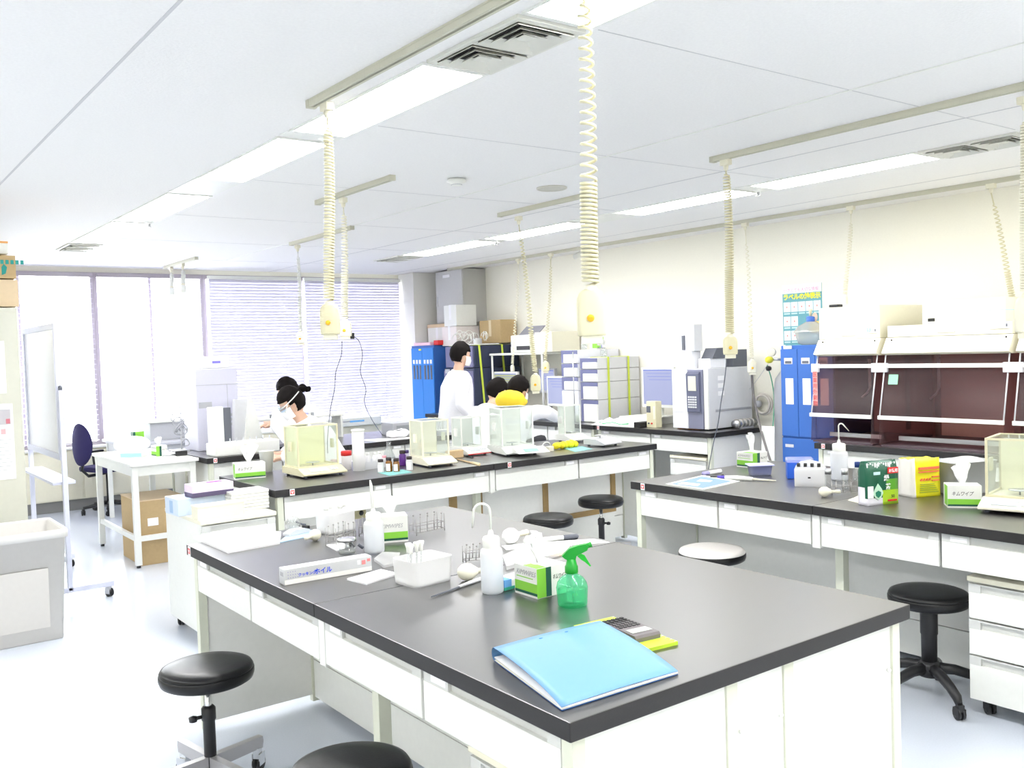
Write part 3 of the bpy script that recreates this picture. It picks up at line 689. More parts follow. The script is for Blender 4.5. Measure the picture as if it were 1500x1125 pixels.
def balance(label, loc, rz, w_=.21, d_=.32, h=.31, bm=CREAMW, gm=None, low=False, panel=None, back=.0, sw=None, tall=None):
    """laboratory balance; local front looks to -y"""
    t = thing('lab_balance', label, 'balance', loc, rz, 'laboratory balances')
    hb = .055
    prof = [(-d_/2, .018), (-d_/2, .026), (-d_/2+.09, .058), (d_/2, .058), (d_/2, .014), (-d_/2+.02, .012)]
    MB().extr(prof, 'x', -w_/2, w_/2).build('base', bm, t, world=False)
    MB().extr([(-d_/2+.03, .010), (-d_/2+.02, .013), (d_/2-.01, .014), (d_/2-.02, .010)], 'x', -w_/2+.01, w_/2-.01).build('underside', DGREY, t, world=False)
    for x in (-w_/2+.03, w_/2-.03):
        for y in (-d_/2+.04, d_/2-.03): MB().lathe([(.011, 0), (.011, .006), (.006, .013)], 10, (x, y, 0)).build('foot', DGREY, t, world=False)
    R = Matrix.Rotation(math.atan2(.032, .09), 4, 'X')
    D = Matrix.Translation((0, -d_/2+.045, .0425)) @ R
    MB().box(-w_*.30, w_*.12, -.022, .022, 0, .0035, .001).xf(D).build('display', mat('display_grey', (.62, .66, .70), .2), t, world=False)
    k = MB()
    for i in range(3): k.box(w_*.18+i*.018, w_*.18+.013+i*.018, -.016, .012, 0, .004, .001)
    k.xf(D); k.build('keys', LGREY, t, world=False)
    z0, z1 = .058, h; y0, y1 = -d_/2+.10, d_/2-.03; x0, x1 = -w_/2+.008, w_/2-.008
    MB().lathe([(.004, z0), (.004, z0+.018), (.045, z0+.02), (.046, z0+.023), (.001, z0+.0235)], 24, (0, (y0+y1)/2-.01, 0)).build('pan', STEEL, t, world=False)
    if low: return t
    f = MB(); s = .010
    for x in (x0, x1-s):
        for y in (y0, y1-s): f.box(x, x+s, y, y+s, z0, z1, .001)
    for z in (z0, z1-s):
        e_ = .0006
        f.box(x0+s, x1-s, y0+e_, y0+s-e_, z+e_, z+s-e_); f.box(x0+s, x1-s, y1-s+e_, y1-e_, z+e_, z+s-e_); f.box(x0+e_, x0+s-e_, y0+s, y1-s, z+e_, z+s-e_); f.box(x1-s+e_, x1-e_, y0+s, y1-s, z+e_, z+s-e_)
    f.build('shield_frame', gm or bm, t, world=False)
    for nm, a in (('glass_pane', (x0+s, x1-s, y0+.003, y0+.006, z0+s, z1-s)), ('glass_pane', (x0+.003, x0+.006, y0+s, y1-s, z0+s, z1-s)),
                  ('glass_pane', (x1-.006, x1-.003, y0+s, y1-s, z0+s, z1-s)), ('glass_pane', (x0+s, x1-s, y0+s, y1-s, z1-.006, z1-.003))):
        MB().box(*a).build(nm, GLASS, t, world=False)
    MB().box(x0+s, x1-s, y1-.012, y1-.004, z0, z1-s).build('rear_panel', panel or bm, t, world=False)
    MB().box(x0-.012, x0, (y0+y1)/2-.02, (y0+y1)/2+.02, (z0+z1)/2-.03, (z0+z1)/2+.03, .003).box(x1, x1+.012, (y0+y1)/2-.02, (y0+y1)/2+.02, (z0+z1)/2-.03, (z0+z1)/2+.03, .003).build('door_grip', gm or bm, t, world=False)
    return t
def simple(name, label, cat, loc, parts, rz=0, group=None):
    """parts: (part name, MB in local coords, material)"""
    t = thing(name, label, cat, loc, rz, group)
    for pn, mb, m in parts: mb.build(pn, m, t, world=False)
    return t
def P8(px, py): p = az(px, py, .8); return (p.x, p.y, .8)

# ================================================================== ON THE FOREGROUND BENCH
# aluminium foil carton
fa = az(417, 858); fb = az(545, 836); d = (fb-fa); L = d.length; ang = math.atan2(d.y, d.x)
fo = thing('foil_box', 'long grey and white kitchen foil carton with blue lettering', 'carton', (fa.x, fa.y, .8), ang)
MB().box(0, L, 0, .052, 0, .053, .0012).build('carton', mat('foil_carton', (.58, .59, .60), .5), fo, world=False)
MB().box(.001, L-.001, -.0005, 0, .002, .017).build('pale_band', mat('foil_cream', (.90, .88, .83), .6), fo, world=False)
MB().box(.001, L-.001, .001, .051, .053, .0535).build('white_top', PAPER, fo, world=False)
text('クッキング', .013, INKB, fo, (.048, -.0008, .024), FACE_MY, bold=.0003)
text('ホイル', .022, INKB, fo, (.105, -.0008, .023), FACE_MY, bold=.0004)
dots = MB()
for i in range(5):
    for j in range(3):
        if i+j*1.0 < 5.5: dots.box(.012+i*.0085, .0145+i*.0085, -.0009, -.0005, .022+j*.010, .0245+j*.010)
dots.build('blue_dots', mat('dot_violet', (.25, .25, .50), .7), fo, world=False)
MB().box(L-.055, L-.043, -.0009, 0, .030, .045).build('white_mark', PAPER, fo, world=False)
MB().box(L-.038, L-.024, -.0009, 0, .028, .043).box(L-.018, L-.006, -.0009, 0, .036, .046).build('red_mark', mat('soft_red', (.80, .25, .25), .6), fo, world=False)
MB().box(-.0006, 0, .010, .04, .028, .042).build('end_mark', INKG, fo, world=False)
# seam line drawn by real joint already; flat papers
def sheet(name, label, cat, pts, th, m, z=.8, group=None, curl=0):
    c = sum((Vector((p[0], p[1], 0)) for p in pts), Vector())/len(pts); c.z = z
    mb = MB().prism([(p[0]-c.x, p[1]-c.y) for p in pts], 0, th)
    a = sum(pts[i][0]*pts[(i+1) % len(pts)][1]-pts[(i+1) % len(pts)][0]*pts[i][1] for i in range(len(pts)))
    if a < 0: mb.f = [f[::-1] for f in mb.f]
    o = mb.build(name, m, None, world=False); o.location = c
    return tag(o, label, cat, group)
def Q(*pp, z=.8): return [(az(x, y, z).x, az(x, y, z).y) for x, y in pp]
sheet('paper_pad', 'open white pad of paper at the far left bench corner', 'paper', Q((334, 811), (410, 797), (412, 782), (345, 776), (283, 789)), .010, PAPER)
sheet('paper_pad', 'second white sheet stack lying on the pad, left corner', 'paper', Q((345, 806, ), (372, 803), (400, 790), (355, 780), (300, 790)), .004, PAPER, z=.8105)
sheet('tray_card', 'blue edged card sticking out behind the white pad', 'card', Q((408, 796), (455, 786), (463, 778), (430, 776)), .004, mat('card_blue', (.45, .60, .75), .6))
tb = az(435, 783)
tp = simple('tape_dispenser', 'clear tape dispenser with silver cutter behind white pad', 'dispenser', (tb.x, tb.y, .8048), [
    ('base', MB().extr([(-.06, 0), (.06, 0), (.055, .012), (.03, .02), (-.02, .022), (-.06, .01)], 'y', -.02, .02), LGREY),
    ('tape_roll', MB().tube([(-.02, -.012, .045), (-.02, .012, .045)], .032, 24), LAB),
    ('arm', MB().tube([(.0, 0, .05), (.03, 0, .035), (.05, 0, .03)], .004, 6), DGREY),
    ('cutter', MB().box(.045, .058, -.018, .018, .012, .026), BLACK)], .3)
sheet('memo_pad', 'white memo pad with blue edge in front of the foil box end', 'notepad', Q((508, 850), (536, 857), (584, 842), (558, 836)), .006, PAPER)
# open square milky tub with pipettes
tu = thing('plastic_tub', 'square milky plastic tub holding pipettes and stoppers', 'tub', (1.60, 2.68, .8), .10)
tw = .082
def open_tub(parent, w_, d_, h, t_=.003, taper=.06, m=POLY, name='tub_body'):
    prof = []
    def ring(s, z, k=5):
        out = []; r = .02
        for cx, cy, a0 in ((w_/2-r, d_/2-r, 0), (-w_/2+r, d_/2-r, PI/2), (-w_/2+r, -d_/2+r, PI), (w_/2-r, -d_/2+r, 1.5*PI)):
            for i in range(k): a = a0+PI/2*i/(k-1); out.append(((cx+r*math.cos(a))*s, (cy+r*math.sin(a))*s, z))
        return out
    rs = [ring(1-taper-.02, 0), ring(1-taper, .006), ring(1, h), ring(1+.015, h), ring(1+.015, h-.004+.005), ring(1-t_/w_*2, h), ring(1-taper-t_/w_*2, .008), ring(.01, .008)]
    n = len(rs[0]); vs = [p for r in rs for p in r]; fs = [list(range(n))[::-1]]
    for i in range(len(rs)-1):
        for k in range(n): fs.append((i*n+k, i*n+(k+1) % n, (i+1)*n+(k+1) % n, (i+1)*n+k))
    fs.append([(len(rs)-1)*n+k for k in range(n)])
    mb = MB().add(vs, fs, True); return mb.build(name, m, parent, world=False)
open_tub(tu, .165, .135, .085)
for k, (x, y) in enumerate(((.0, .03), (-.035, .01), (-.03, .035), (.02, .035))):
    p = thing('glass_pipette', ('glass pipette at the near middle of the milky tub', 'leftmost glass pipette in the milky tub', 'glass pipette at the tub left rear', 'rightmost glass pipette in the milky tub')[k], 'pipette', (1.60+x, 2.69+y, .81), 0, 'pipettes standing in the tub')
    MB().tube([(0, 0, 0), (.004, 0, .09)], .003, 8).build('stem', LAB, p, world=False)
    MB().lathe([(.006, .085), (.007, .10), (.011, .112), (.011, .118), (.001, .119)], 12, (.004, 0, 0)).build('stopper', WHITE, p, world=False)
wash_bottle('milky wash bottle with tall upright nozzle beside the tissue box', (1.704, 3.21, .8), .3, .039, .155, .283, 'up')
wash_bottle('milky wash bottle with hooked spout beside the spray bottle', (1.688, 2.40, .8), math.pi-.62, .036, .18, .285, 'loop')
bpy.data.objects['wash_bottle.001'].rotation_euler.z = YAW-PI/2
wipe_box('green banded tissue box behind the upright nozzle bottle', (1.865, 3.36, .8), -.40, .125, .09, .108, .085, (-.02, 0), 3, 2)
wipe_box('large green striped tissue box left of the green spray bottle', (1.80, 2.295, .8), 0, .118, .115, .095, .10, (.0, .02), 8, 0)
# green trigger spray bottle
sp = thing('spray_bottle', 'green trigger spray bottle with clear green body', 'bottle', (1.778, 2.115, .8), YAW-PI/2)
GRB = clear('green_clear', (.50, .95, .74), .05, .03, haze=.22, hazec=(.10, .85, .42))
MB().lathe([(.038, 0), (.044, .003), (.045, .012), (.046, .03), (.0475, .055), (.044, .070), (.034, .084), (.022, .092), (.017, .096), (.016, .112)], 32).build('bottle_body', GRB, sp, world=False)
MB().lathe([(.001, .004), (.041, .005), (.043, .05), (.001, .05)], 28).build('liquid', clear('green_water', (.70, .97, .85), .02), sp, world=False)
GRS = mat('green_trigger', (.01, .33, .03), .35)
MB().lathe([(.019, .098), (.020, .10), (.020, .118), (.017, .122), (.013, .14)], 24).build('screw_collar', GRS, sp, world=False)
MB().extr([(-.028, .150), (-.020, .142), (-.012, .138), (.012, .138), (.016, .150), (.048, .165), (.052, .176), (.044, .184), (.02, .180), (-.005, .172), (-.02, .158)], 'y', -.009, .009).build('sprayer_head', GRS, sp, world=False)
MB().extr([(.018, .148), (.030, .155), (.040, .150), (.058, .118), (.055, .116), (.040, .130), (.028, .138)], 'y', -.005, .005).build('trigger', mat('bright_green', (.02, .50, .04), .35), sp, world=False)
MB().tube([(.044, 0, .176), (.062, 0, .182)], .008, 10).build('nozzle', GRS, sp, world=False)
MB().tube([(0, 0, .12), (.002, 0, .01)], .002, 6).build('dip_tube', WHITE, sp, world=False)
# blue folder (bowed plastic cover over papers)
c0, c1, c2 = az(829, 1043), az(989, 990), az(716, 965)   # near corner, right corner, spine corner on the bench
fo2 = thing('blue_folder', 'light blue plastic ring folder holding papers, near bench corner', 'folder', (1.31, 1.70, .8), 0)
A = Vector((1.232, 1.512, .8)); Bv = Vector((1.575, 1.500, .8)); Cc = Vector((1.310, 1.865, .8))
e1 = (Bv-A); e2 = (Cc-A)
def fold_surf(h_of, th, mb):
    vs = []; n1, n2 = 14, 14
    for i in range(n1+1):
        for j in range(n2+1):
            u, v = i/n1, j/n2; p = A+e1*u+e2*v; p.z = .8+h_of(u, v); vs.append(p)
    n = len(vs); fs = []
    for i in range(n1):
        for j in range(n2):
            a = i*(n2+1)+j; fs.append((a, a+n2+1, a+n2+2, a+1)); 
    vs2 = [q-Vector((0, 0, th)) for q in vs]
    fs2 = [[k+n for k in f[::-1]] for f in fs]
    edge = []
    for i in range(n1): edge += [(i*(n2+1), i*(n2+1)+n, (i+1)*(n2+1)+n, (i+1)*(n2+1)), ((i+1)*(n2+1)+n2, (i+1)*(n2+1)+n2+n, i*(n2+1)+n2+n, i*(n2+1)+n2)]
    for j in range(n2): edge += [(j+1, j+1+n, j+n, j), (n1*(n2+1)+j, n1*(n2+1)+j+n, n1*(n2+1)+j+1+n, n1*(n2+1)+j+1)]
    mb.add(vs+vs2, fs+fs2+edge, True); return mb
FB = mat('folder_blue', (.17, .37, .66), .4)
FBd = mat('folder_blue_deep', (.03, .17, .55), .4)
hc = lambda u, v: .009+.026*v**.8+.008*math.sin(PI*v)*(1-.2*u)+.003*math.sin(PI*u)
fold_surf(hc, .0012, MB()).build('front_cover', FB, fo2)
lift = lambda u, v: .0095*max(0, min(1, (u*v-.35)/.35))
fold_surf(lambda u, v: .0022+lift(u, v), .0014, MB()).build('back_cover', FBd, fo2)
fold_surf(lambda u, v: .0075 + .004*v+lift(u, v)*.9, .003, MB()).build('paper_stack', PAPER, fo2)
fold_surf(lambda u, v: .0040+lift(u, v), .0012, MB()).build('paper_stack', mat('buff_paper', (.85, .80, .70), .8), fo2)
# spine
sv = []
for i in range(15):
    for k in range(9):
        a = PI*k/8-PI/2; u = i/14; p = A+e1*u+e2*1.0; hh = hc(u, 1)-.0012
        p = p+e2.normalized()*.016*math.cos(a); p.z = .8+.001+hh/2+hh/2*math.sin(a); sv.append(p)
sf = [(i*9+k, (i+1)*9+k, (i+1)*9+k+1, i*9+k+1) for i in range(14) for k in range(8)]
MB().add(sv, sf, True).build('spine', FB, fo2)
for u in (.38, .62):
    p = A+e1*u+e2*.93; p.z = .8+hc(u, .93)+.0008
    MB().ell(p, (.006, .003, .0012), 8, 6).build('rivet', mat('rivet_blue', (.10, .30, .60), .3), fo2)
# green notebook under a calculator
NB = [(1.628, 1.935), (1.765, 1.925), (1.735, 1.650), (1.600, 1.665)]
nb = sheet('green_notebook', 'lime green spiral notebook under the calculator', 'notebook', NB, .009, mat('lime_cover', (.55, .78, .05), .5))
for k in range(16):
    s = k/15; x = 1.765+(1.735-1.765)*s; y = 1.920+(1.655-1.920)*s
    m = MB().tube([(x-.004+.006*math.cos(a), y, .8045+.006*math.sin(a)) for a in [2*PI*i/8 for i in range(9)]], .0008, 4, False)
    m.build('wire_loop', WHITE, nb)
ca = thing('calculator', 'dark grey scientific calculator on the green notebook', 'calculator', (1.695, 1.79, .8093), -.12)
MB().extr([(-.085, 0), (.085, 0), (.085, .012), (.03, .018), (-.08, .016), (-.085, .010)], 'x', -.040, .040).xf(Matrix()).build('case', mat('calc_case', (.16, .14, .15), .4), ca, world=False)
kk = MB()
for i in range(5):
    for j in range(6): kk.box(-.034+i*.0142, -.024+i*.0142, -.010+j*.0145, -.001+j*.0145, .0155, .0195, .001)
kk.build('keys', BLACK, ca, world=False)['kind'] = 'stuff'
MB().box(-.033, .033, -.062, -.03, .0165, .0185, .001).build('display', mat('lcd', (.45, .47, .45), .2), ca, world=False)
# wire test tube racks
def wire_rack(label, loc, rz, n=4, w_=.12, h=.075, d_=.05):
    t = thing('wire_rack', label, 'rack', loc, rz, 'low wire racks for tubes')
    W = mat('wire_steel', (.42, .41, .40), .35, .7); r = .0016
    m = MB()
    for z in (.012, .040):
        m.tube([(-w_/2, -d_/2, z), (w_/2, -d_/2, z), (w_/2, d_/2, z), (-w_/2, d_/2, z), (-w_/2, -d_/2, z)], r, 5)
    for x in (-w_/2, w_/2):
        for y in (-d_/2, d_/2): m.tube([(x, y, 0), (x, y, h)], r, 5)
    m.build('frame', W, t, world=False)
    for k in range(n):
        x = -w_/2+w_*(k+.5)/n
        for y in (-d_/2, d_/2):
            MB().tube([(x, y, .012), (x+.004, y, h)], r*1.1, 5).ell((x+.004, y, h+.002), (.0035, .0035, .0035), 8, 6).build('prong', W, t, world=False)
    return t
wire_rack('wire rack right of the tissue box at the bench far corner', (2.06, 3.40, .8), .1, 4, .15)
wire_rack('wire rack left of the upright nozzle bottle', (1.69, 3.47, .8), .5, 4, .14)
wire_rack('wire rack just behind the nozzle bottle, second from left', (1.86, 3.52, .8), .2, 3, .10)
wire_rack('small wire rack behind the milky tub', (1.90, 2.79, .8), -.3, 4, .10, .06, .04)
# glassware basket of white bottles behind
bk = thing('bottle_caddy', 'white plastic caddy of capped vials near far bench end', 'caddy', (1.79, 3.72, .8), .3)
open_tub(bk, .15, .11, .085, taper=.03, name='caddy_body')
for i in range(4):
    x, y = 1.79-.05+i*.033, 3.72+(.02 if i % 2 else -.015)
    v = thing('capped_vial', '%s of the white capped vials in the caddy' % ('leftmost', 'second from left', 'second from right', 'rightmost')[i], 'vial', (x, y, .81), 0, 'vials in the white caddy')
    MB().lathe([(.001, 0), (.013, .002), (.013, .085), (.008, .092)], 14).build('vial_body', POLY, v, world=False)
    MB().lathe([(.011, .09), (.011, .108), (.001, .109)], 14).build('cap', WHITE, v, world=False)
# small clamp of steel and glass
g = az(512, 812)
simple('clamp_stand', 'small shiny steel clamp with glass cup beside the foil box', 'clamp', (g.x, g.y+.02, .8), [
    ('glass_cup', MB().lathe([(.030, 0), (.032, .004), (.033, .024), (.030, .024), (.029, .006), (.001, .005)], 20), LAB),
    ('steel_ring', MB().lathe([(.030, .048), (.036, .050), (.036, .060), (.030, .062)], 20), CHROME),
    ('jaw', MB().tube([(-.02, -.02, .024), (-.01, -.01, .05), (.02, .01, .04), (.035, .02, .02)], .005, 6).tube([(.02, -.02, .024), (.01, -.01, .05), (-.02, .015, .055)], .004, 6), STEEL),
    ('screw', MB().tube([(.04, -.02, .03), (.055, -.03, .015)], .006, 8), DGREY)], .2)
sheet('small_notepad', 'small white notepad under the wire rack', 'notepad', Q((478, 800), (494, 808), (512, 802), (500, 796)), .005, PAPER)
sheet('wrapper', 'crumpled clear wrapper between wash bottle and milky tub', 'wrapper', Q((548, 822), (562, 832), (582, 828), (586, 813), (560, 812)), .010, POLY)
# rubber bulbs
def bulb(label, loc, rz, s=1.0, m=RUBBER):
    t = thing('pipette_bulb', label, 'pipette bulb', loc, rz, 'rubber pipette bulbs')
    R = Matrix.Translation((0, 0, .027*s)) @ Matrix.Rotation(PI/2, 4, 'Y')
    MB().lathe([(.001, -.03*s), (.014*s, -.026*s), (.024*s, -.014*s), (.027*s, 0), (.024*s, .014*s), (.014*s, .028*s), (.010*s, .034*s)], 20).xf(R).build('bulb', m, t, world=False)
    MB().lathe([(.009*s, .03*s), (.008*s, .05*s), (.010*s, .056*s), (.010*s, .075*s), (.006*s, .08*s)], 14).xf(R).build('neck', RUBBER, t, world=False)
    return t
b = az(668, 862); bulb('cream rubber bulb right of the milky tub', (1.715, 2.585, .8), -.35, 1.1)
b = az(462, 792); bulb('white rubber bulb left of the wire racks', (b.x, b.y, .8), -2.6, .9)
b = az(752, 794); bulb('white rubber bulb near the marker pen', (2.17, 2.95, .8), .1, 1.2, mat('white_rubber', (.9, .9, .88), .5))
# pen in a paper sleeve
a_, b_ = az(632, 876), az(704, 851)
pe = thing('thin_brush', 'thin dark brush with paper sleeve beside wash bottle', 'brush', (a_.x, a_.y, .8), 0)
dv = (b_-a_); MB().tube([(0, 0, .004), tuple(dv*.6+Vector((0, 0, .004)))], [.002, .004], 8).build('handle', DGREY, pe, world=False)
MB().tube([tuple(dv*.55+Vector((0, 0, .006))), tuple(dv+Vector((0, 0, .007)))], [.005, .007], 8).build('paper_sleeve', PAPER, pe, world=False)
def pen(label, p0, p1, r=.008, cap=DGREY, bodym=WHITE, z=.8, frac=.72, name='marker_pen', end=None):
    t = thing(name, label, 'pen', (p0.x, p0.y, z), 0)
    d = p1-p0; d.z = 0; k = Vector((0, 0, r))
    MB().tube([tuple(k), tuple(d*frac+k)], r, 12).build('barrel', bodym, t, world=False)
    MB().tube([tuple(d*frac+k), tuple(d*.98+k), tuple(d+k)], [r*1.05, r*1.05, r*.6], 12).build('cap', cap, t, world=False)
    if end: MB().tube([tuple(-d*.04+k), tuple(d*.06+k)], r*1.03, 12).build('end_plug', end, t, world=False)
    return t
pen('white marker pen with black cap at the bench far edge', az(768, 797), az(847, 789), .010, z=.8)
sheet('white_sheet', 'white sheets of paper at the far right edge of the front bench', 'paper', Q((742, 806), (893, 795), (870, 790), (770, 796), (735, 800)), .002, PAPER)
sheet('plastic_bag', 'flat clear bag with blue print behind the tissue box', 'bag', Q((742, 835), (775, 826), (830, 812), (838, 800), (770, 803), (736, 818)), .012, POLY)
sheet('kraft_strip', 'thin tan paper strip behind the spray bottle', 'paper', Q((805, 816), (848, 812), (850, 806), (808, 808)), .003, CARDL)
gp = az(768, 852); gb = thing('glove_packet', 'flat blue and green packet behind the large tissue box', 'packet', (1.79, 2.42, .8), .1)
MB().box(-.07, .07, -.03, .03, 0, .035, .004).build('packet', WHITE, gb, world=False)
MB().box(-.0705, -.04, -.0305, .0305, .012, .0352).build('blue_print', mat('packet_blue', (.15, .40, .80), .5), gb, world=False)
MB().box(-.0708, .02, -.0308, .0308, .002, .012).build('green_print', mat('packet_green', (.05, .45, .30), .5), gb, world=False)
# things on the left pedestal
px_, py_ = 1.83, 5.2
gl = thing('glove_box', 'purple and white glove box on the left drawer unit', 'box', (1.77, 5.30, .796), .06)
MB().box(-.12, .12, -.06, .06, 0, .07, .002).build('carton', mat('glove_lilac', (.78, .66, .84), .5), gl, world=False)
MB().box(-.1205, .1205, -.0605, .0605, 0, .026).build('dark_band', mat('glove_dark', (.10, .08, .16), .5), gl, world=False)
MB().ell((.03, 0, .071), (.05, .02, .004), 16, 6).build('opening', mat('glove_purple', (.35, .12, .42), .5), gl, world=False)
gl2 = thing('glove_box', 'pale blue box beneath the purple glove box', 'box', (1.72, 5.36, .70), .06)
MB().box(-.15, .14, -.10, .10, 0, .095, .002).build('carton', mat('pale_blue_box', (.62, .72, .88), .5), gl2, world=False)
MB().box(-.1505, -.08, -.02, .03, .01, .08).build('blue_label', mat('label_blue', (.35, .52, .75), .5), gl2, world=False)
bx_ = thing('carton_box', 'low cream box at the front of the left drawer unit', 'box', (1.70, 5.11, .70), 0)
MB().box(-.08, .18, -.05, .05, 0, .062, .002).build('carton', CREAMW, bx_, world=False)
MB().box(-.082, .182, -.052, .052, .0621, .072, .002).build('lid', CREAMW, bx_, world=False)
for k in range(6):
    s = tag(MB().box(-.11, .11, -.08, .08, 0, .017, .003).build('plastic_tray', WHITE, loc=(1.958+.002*(k % 2), 5.24, .70+k*.0185)), 'white plastic tray in the stack on the left drawer unit, %s' % ('lowest', 'second from bottom', 'third from bottom', 'third from top', 'second from top', 'topmost')[k], 'tray', 'stacked white trays')
bpy.data.objects['drawer_pedestal.003']['label'] = 'white drawer unit left of foreground bench, glove boxes on top'

# ================================================================== ON THE BALANCE BENCH
wipe_box('green banded tissue box at the left end of the balance bench', (2.20, 5.80, .8), -.22, .19, .10, .10, .13, (.03, 0), 4, 1)
tag(MB().lathe([(.001, 0), (.036, .001), (.05, .14), (.052, .142), (.048, .142), (.034, .004), (.001, .003)], 24).build('white_beaker', WHITE, loc=(2.40, 6.0, .8)), 'tall white beaker behind the left tissue box', 'beaker')
balance('yellowish balance with glass shield, leftmost on its bench', (2.56, 5.60, .8), 0, .30, .34, .325, CREAM, panel=mat('yellow_tint', (.82, .82, .50), .5))
balance('cream balance behind the amber vials', (3.345, 5.42, .8), -.1, .22, .33, .31, CREAMW, panel=CREAMW)
b3 = balance('low white balance with red trim beside the wood block', (3.86, 5.72, .8), 0, .20, .26, .28, WHITE, panel=WHITE)
MB().box(-.10, .10, -.132, -.128, .012, .018).build('red_trim', RED, b3, world=False)
b4 = balance('large white balance with green display, right of centre', (4.10, 5.50, .8), -.25, .27, .38, .345, WHITE, panel=WHITE)
MB().extr([(-.02, 0), (.09, .035), (.11, .03), (.11, 0)], 'x', -.12, .12).xf(Matrix.Translation((.03, -.30, .03))).build('display_console', WHITE, b4, world=False)
MB().extr([(0, .0085), (.05, .0245), (.05, .0255), (0, .0095)], 'x', -.06, .05).xf(Matrix.Translation((.03, -.295, .03))).build('green_display', mat('display_green', (.25, .55, .42), .3), b4, world=False)
balance('tall white balance with fluted shield at the bench right end', (4.93, 5.80, .8), 0, .19, .22, .30, WHITE, panel=WHITE, gm=WHITE)
balance('low steel pan balance at the bench right end', (4.86, 5.36, .8), .1, .20, .22, .1, LGREY, low=True)
rc = thing('sample_jar', 'clear jar with red screw cap right of yellowish balance', 'jar', (2.82, 5.66, .8), 0)
MB().lathe([(.001, 0), (.033, .002), (.034, .095), (.030, .10)], 24).build('jar_body', POLY, rc, world=False)
MB().lathe([(.036, .095), (.036, .122), (.032, .126), (.001, .127)], 24).build('lid', RED, rc, world=False)
rc2 = thing('sample_jar', 'small jar with pale pink cap left of red capped jar', 'jar', (2.74, 5.68, .8), 0)
MB().lathe([(.001, 0), (.022, .002), (.022, .05), (.020, .055)], 20).build('jar_body', POLY, rc2, world=False)
MB().lathe([(.024, .05), (.024, .075), (.001, .078)], 20).build('lid', mat('pink_cap', (.90, .62, .66), .5), rc2, world=False)
cyl = thing('plastic_cylinder', 'tall white plastic cylinder beside the red capped jar', 'cylinder', (2.84, 5.52, .8), 0)
MB().lathe([(.001, 0), (.040, .003), (.040, .27), (.036, .27), (.034, .27)], 28).build('body', POLY, cyl, world=False)
MB().lathe([(.041, .262), (.043, .268), (.043, .276), (.001, .277)], 28).build('lid', WHITE, cyl, world=False)
VCAP = mat('vial_cap_black', (.03, .02, .02), .5); AMB = mat('amber_glass', (.22, .09, .01), .15, spec=.7)
def vial(label, px, py, r, h, bm, lab=True, grp='small sample vials on the balance bench', capm=None):
    p = az(px, py); t = thing('sample_vial', label, 'vial', (p.x, p.y, .8), YAW-PI/2, grp)
    MB().lathe([(.001, 0), (r*.95, .001), (r, .004), (r, h*.66), (r*.75, h*.76), (r*.7, h*.80)], 18).build('vial_body', bm, t, world=False)
    MB().lathe([(r*.82, h*.79), (r*.84, h*.8), (r*.84, h*.98), (r*.7, h), (.001, h)], 18).build('cap', capm or VCAP, t, world=False)
    if lab:
        m = MB(); vs = []; n = 8
        for z in (h*.08, h*.58):
            for k in range(n+1): a = -PI/2-.9+1.4*k/n; vs.append(((r+.0005)*math.cos(a), (r+.0005)*math.sin(a), z))
        m.add(vs, [(k, k+1, k+n+2, k+n+1) for k in range(n)], True); m.build('label', PAPER, t, world=False)
    return t
vial('clear vial with black cap, leftmost of the vials', 558, 692, .021, .086, POLY)
vial('amber vial, left of the two amber ones', 570, 691, .022, .094, AMB)
vial('amber vial, right of the two amber ones', 581, 691, .021, .088, AMB)
vial('clear vial with black cap, rightmost of the vials', 600, 689, .022, .092, POLY)
vial('purple stained vial behind the amber vials', 590, 682, .024, .105, mat('violet_glass', (.10, .02, .22), .3), False)
vial('dark purple capped vial beside left of the cream balance', 596, 680, .020, .098, mat('violet_pale', (.62, .56, .72), .3), False, capm=mat('violet_cap', (.06, .03, .14), .4))
vial('small vial with pink cap among the glassware', 563, 682, .018, .07, POLY, False, capm=mat('pinkred_cap', (.80, .35, .40), .5))
sheet('teal_mat', 'small teal sheet under the amber vials', 'mat', Q((553, 692), (570, 697), (604, 692), (590, 688)), .0015, mat('teal_sheet', (.25, .60, .58), .6))
sheet('teal_mat', 'small teal sheet near the yellow bundle', 'mat', Q((826, 657), (842, 662), (868, 658), (852, 654)), .0015, MATS['teal_sheet'])
fk = thing('glass_flask', 'conical glass flask behind the amber vials', 'flask', (3.25, 5.85, .8), 0)
MB().lathe([(.001, 0), (.050, .002), (.053, .010), (.016, .10), (.015, .13), (.019, .135), (.014, .135), (.013, .10), (.047, .012), (.001, .006)], 24).build('flask_body', LAB, fk, world=False)
bo = az(540, 690); bi = thing('wire_basket', 'steel tray with purple bottle caps between cylinder and vials', 'tray', (3.00, 5.62, .8), .1)
MB().box(-.11, .11, -.07, .07, 0, .004).box(-.11, .11, -.072, -.068, 0, .05).box(-.11, .11, .068, .072, 0, .05).box(-.112, -.108, -.07, .07, 0, .05).box(.108, .112, -.07, .07, 0, .05).build('tray_body', LGREY, bi, world=False)
for k in range(4):
    j = thing('reagent_bottle', ('white reagent bottle with violet cap in the steel tray', 'white reagent bottle, second from left in steel tray', 'white reagent bottle, third from left in steel tray', 'white reagent bottle, rightmost in steel tray')[k], 'bottle', (2.93+.045*k, 5.63+.02*(k % 2), .804), 0, 'bottles in the steel tray')
    MB().lathe([(.001, 0), (.018, .002), (.018, .07), (.010, .08)], 14).build('bottle_body', POLY, j, world=False)
    MB().lathe([(.011, .078), (.011, .095), (.001, .096)], 12).build('cap', WHITE if k else mat('violet_bright', (.28, .20, .70), .5), j, world=False)
tag(MB().box(-.06, .06, -.03, .03, 0, .053, .003).build('wood_block', LWOOD, loc=(3.67, 5.64, .8)), 'small pale wood block between two balances', 'block')
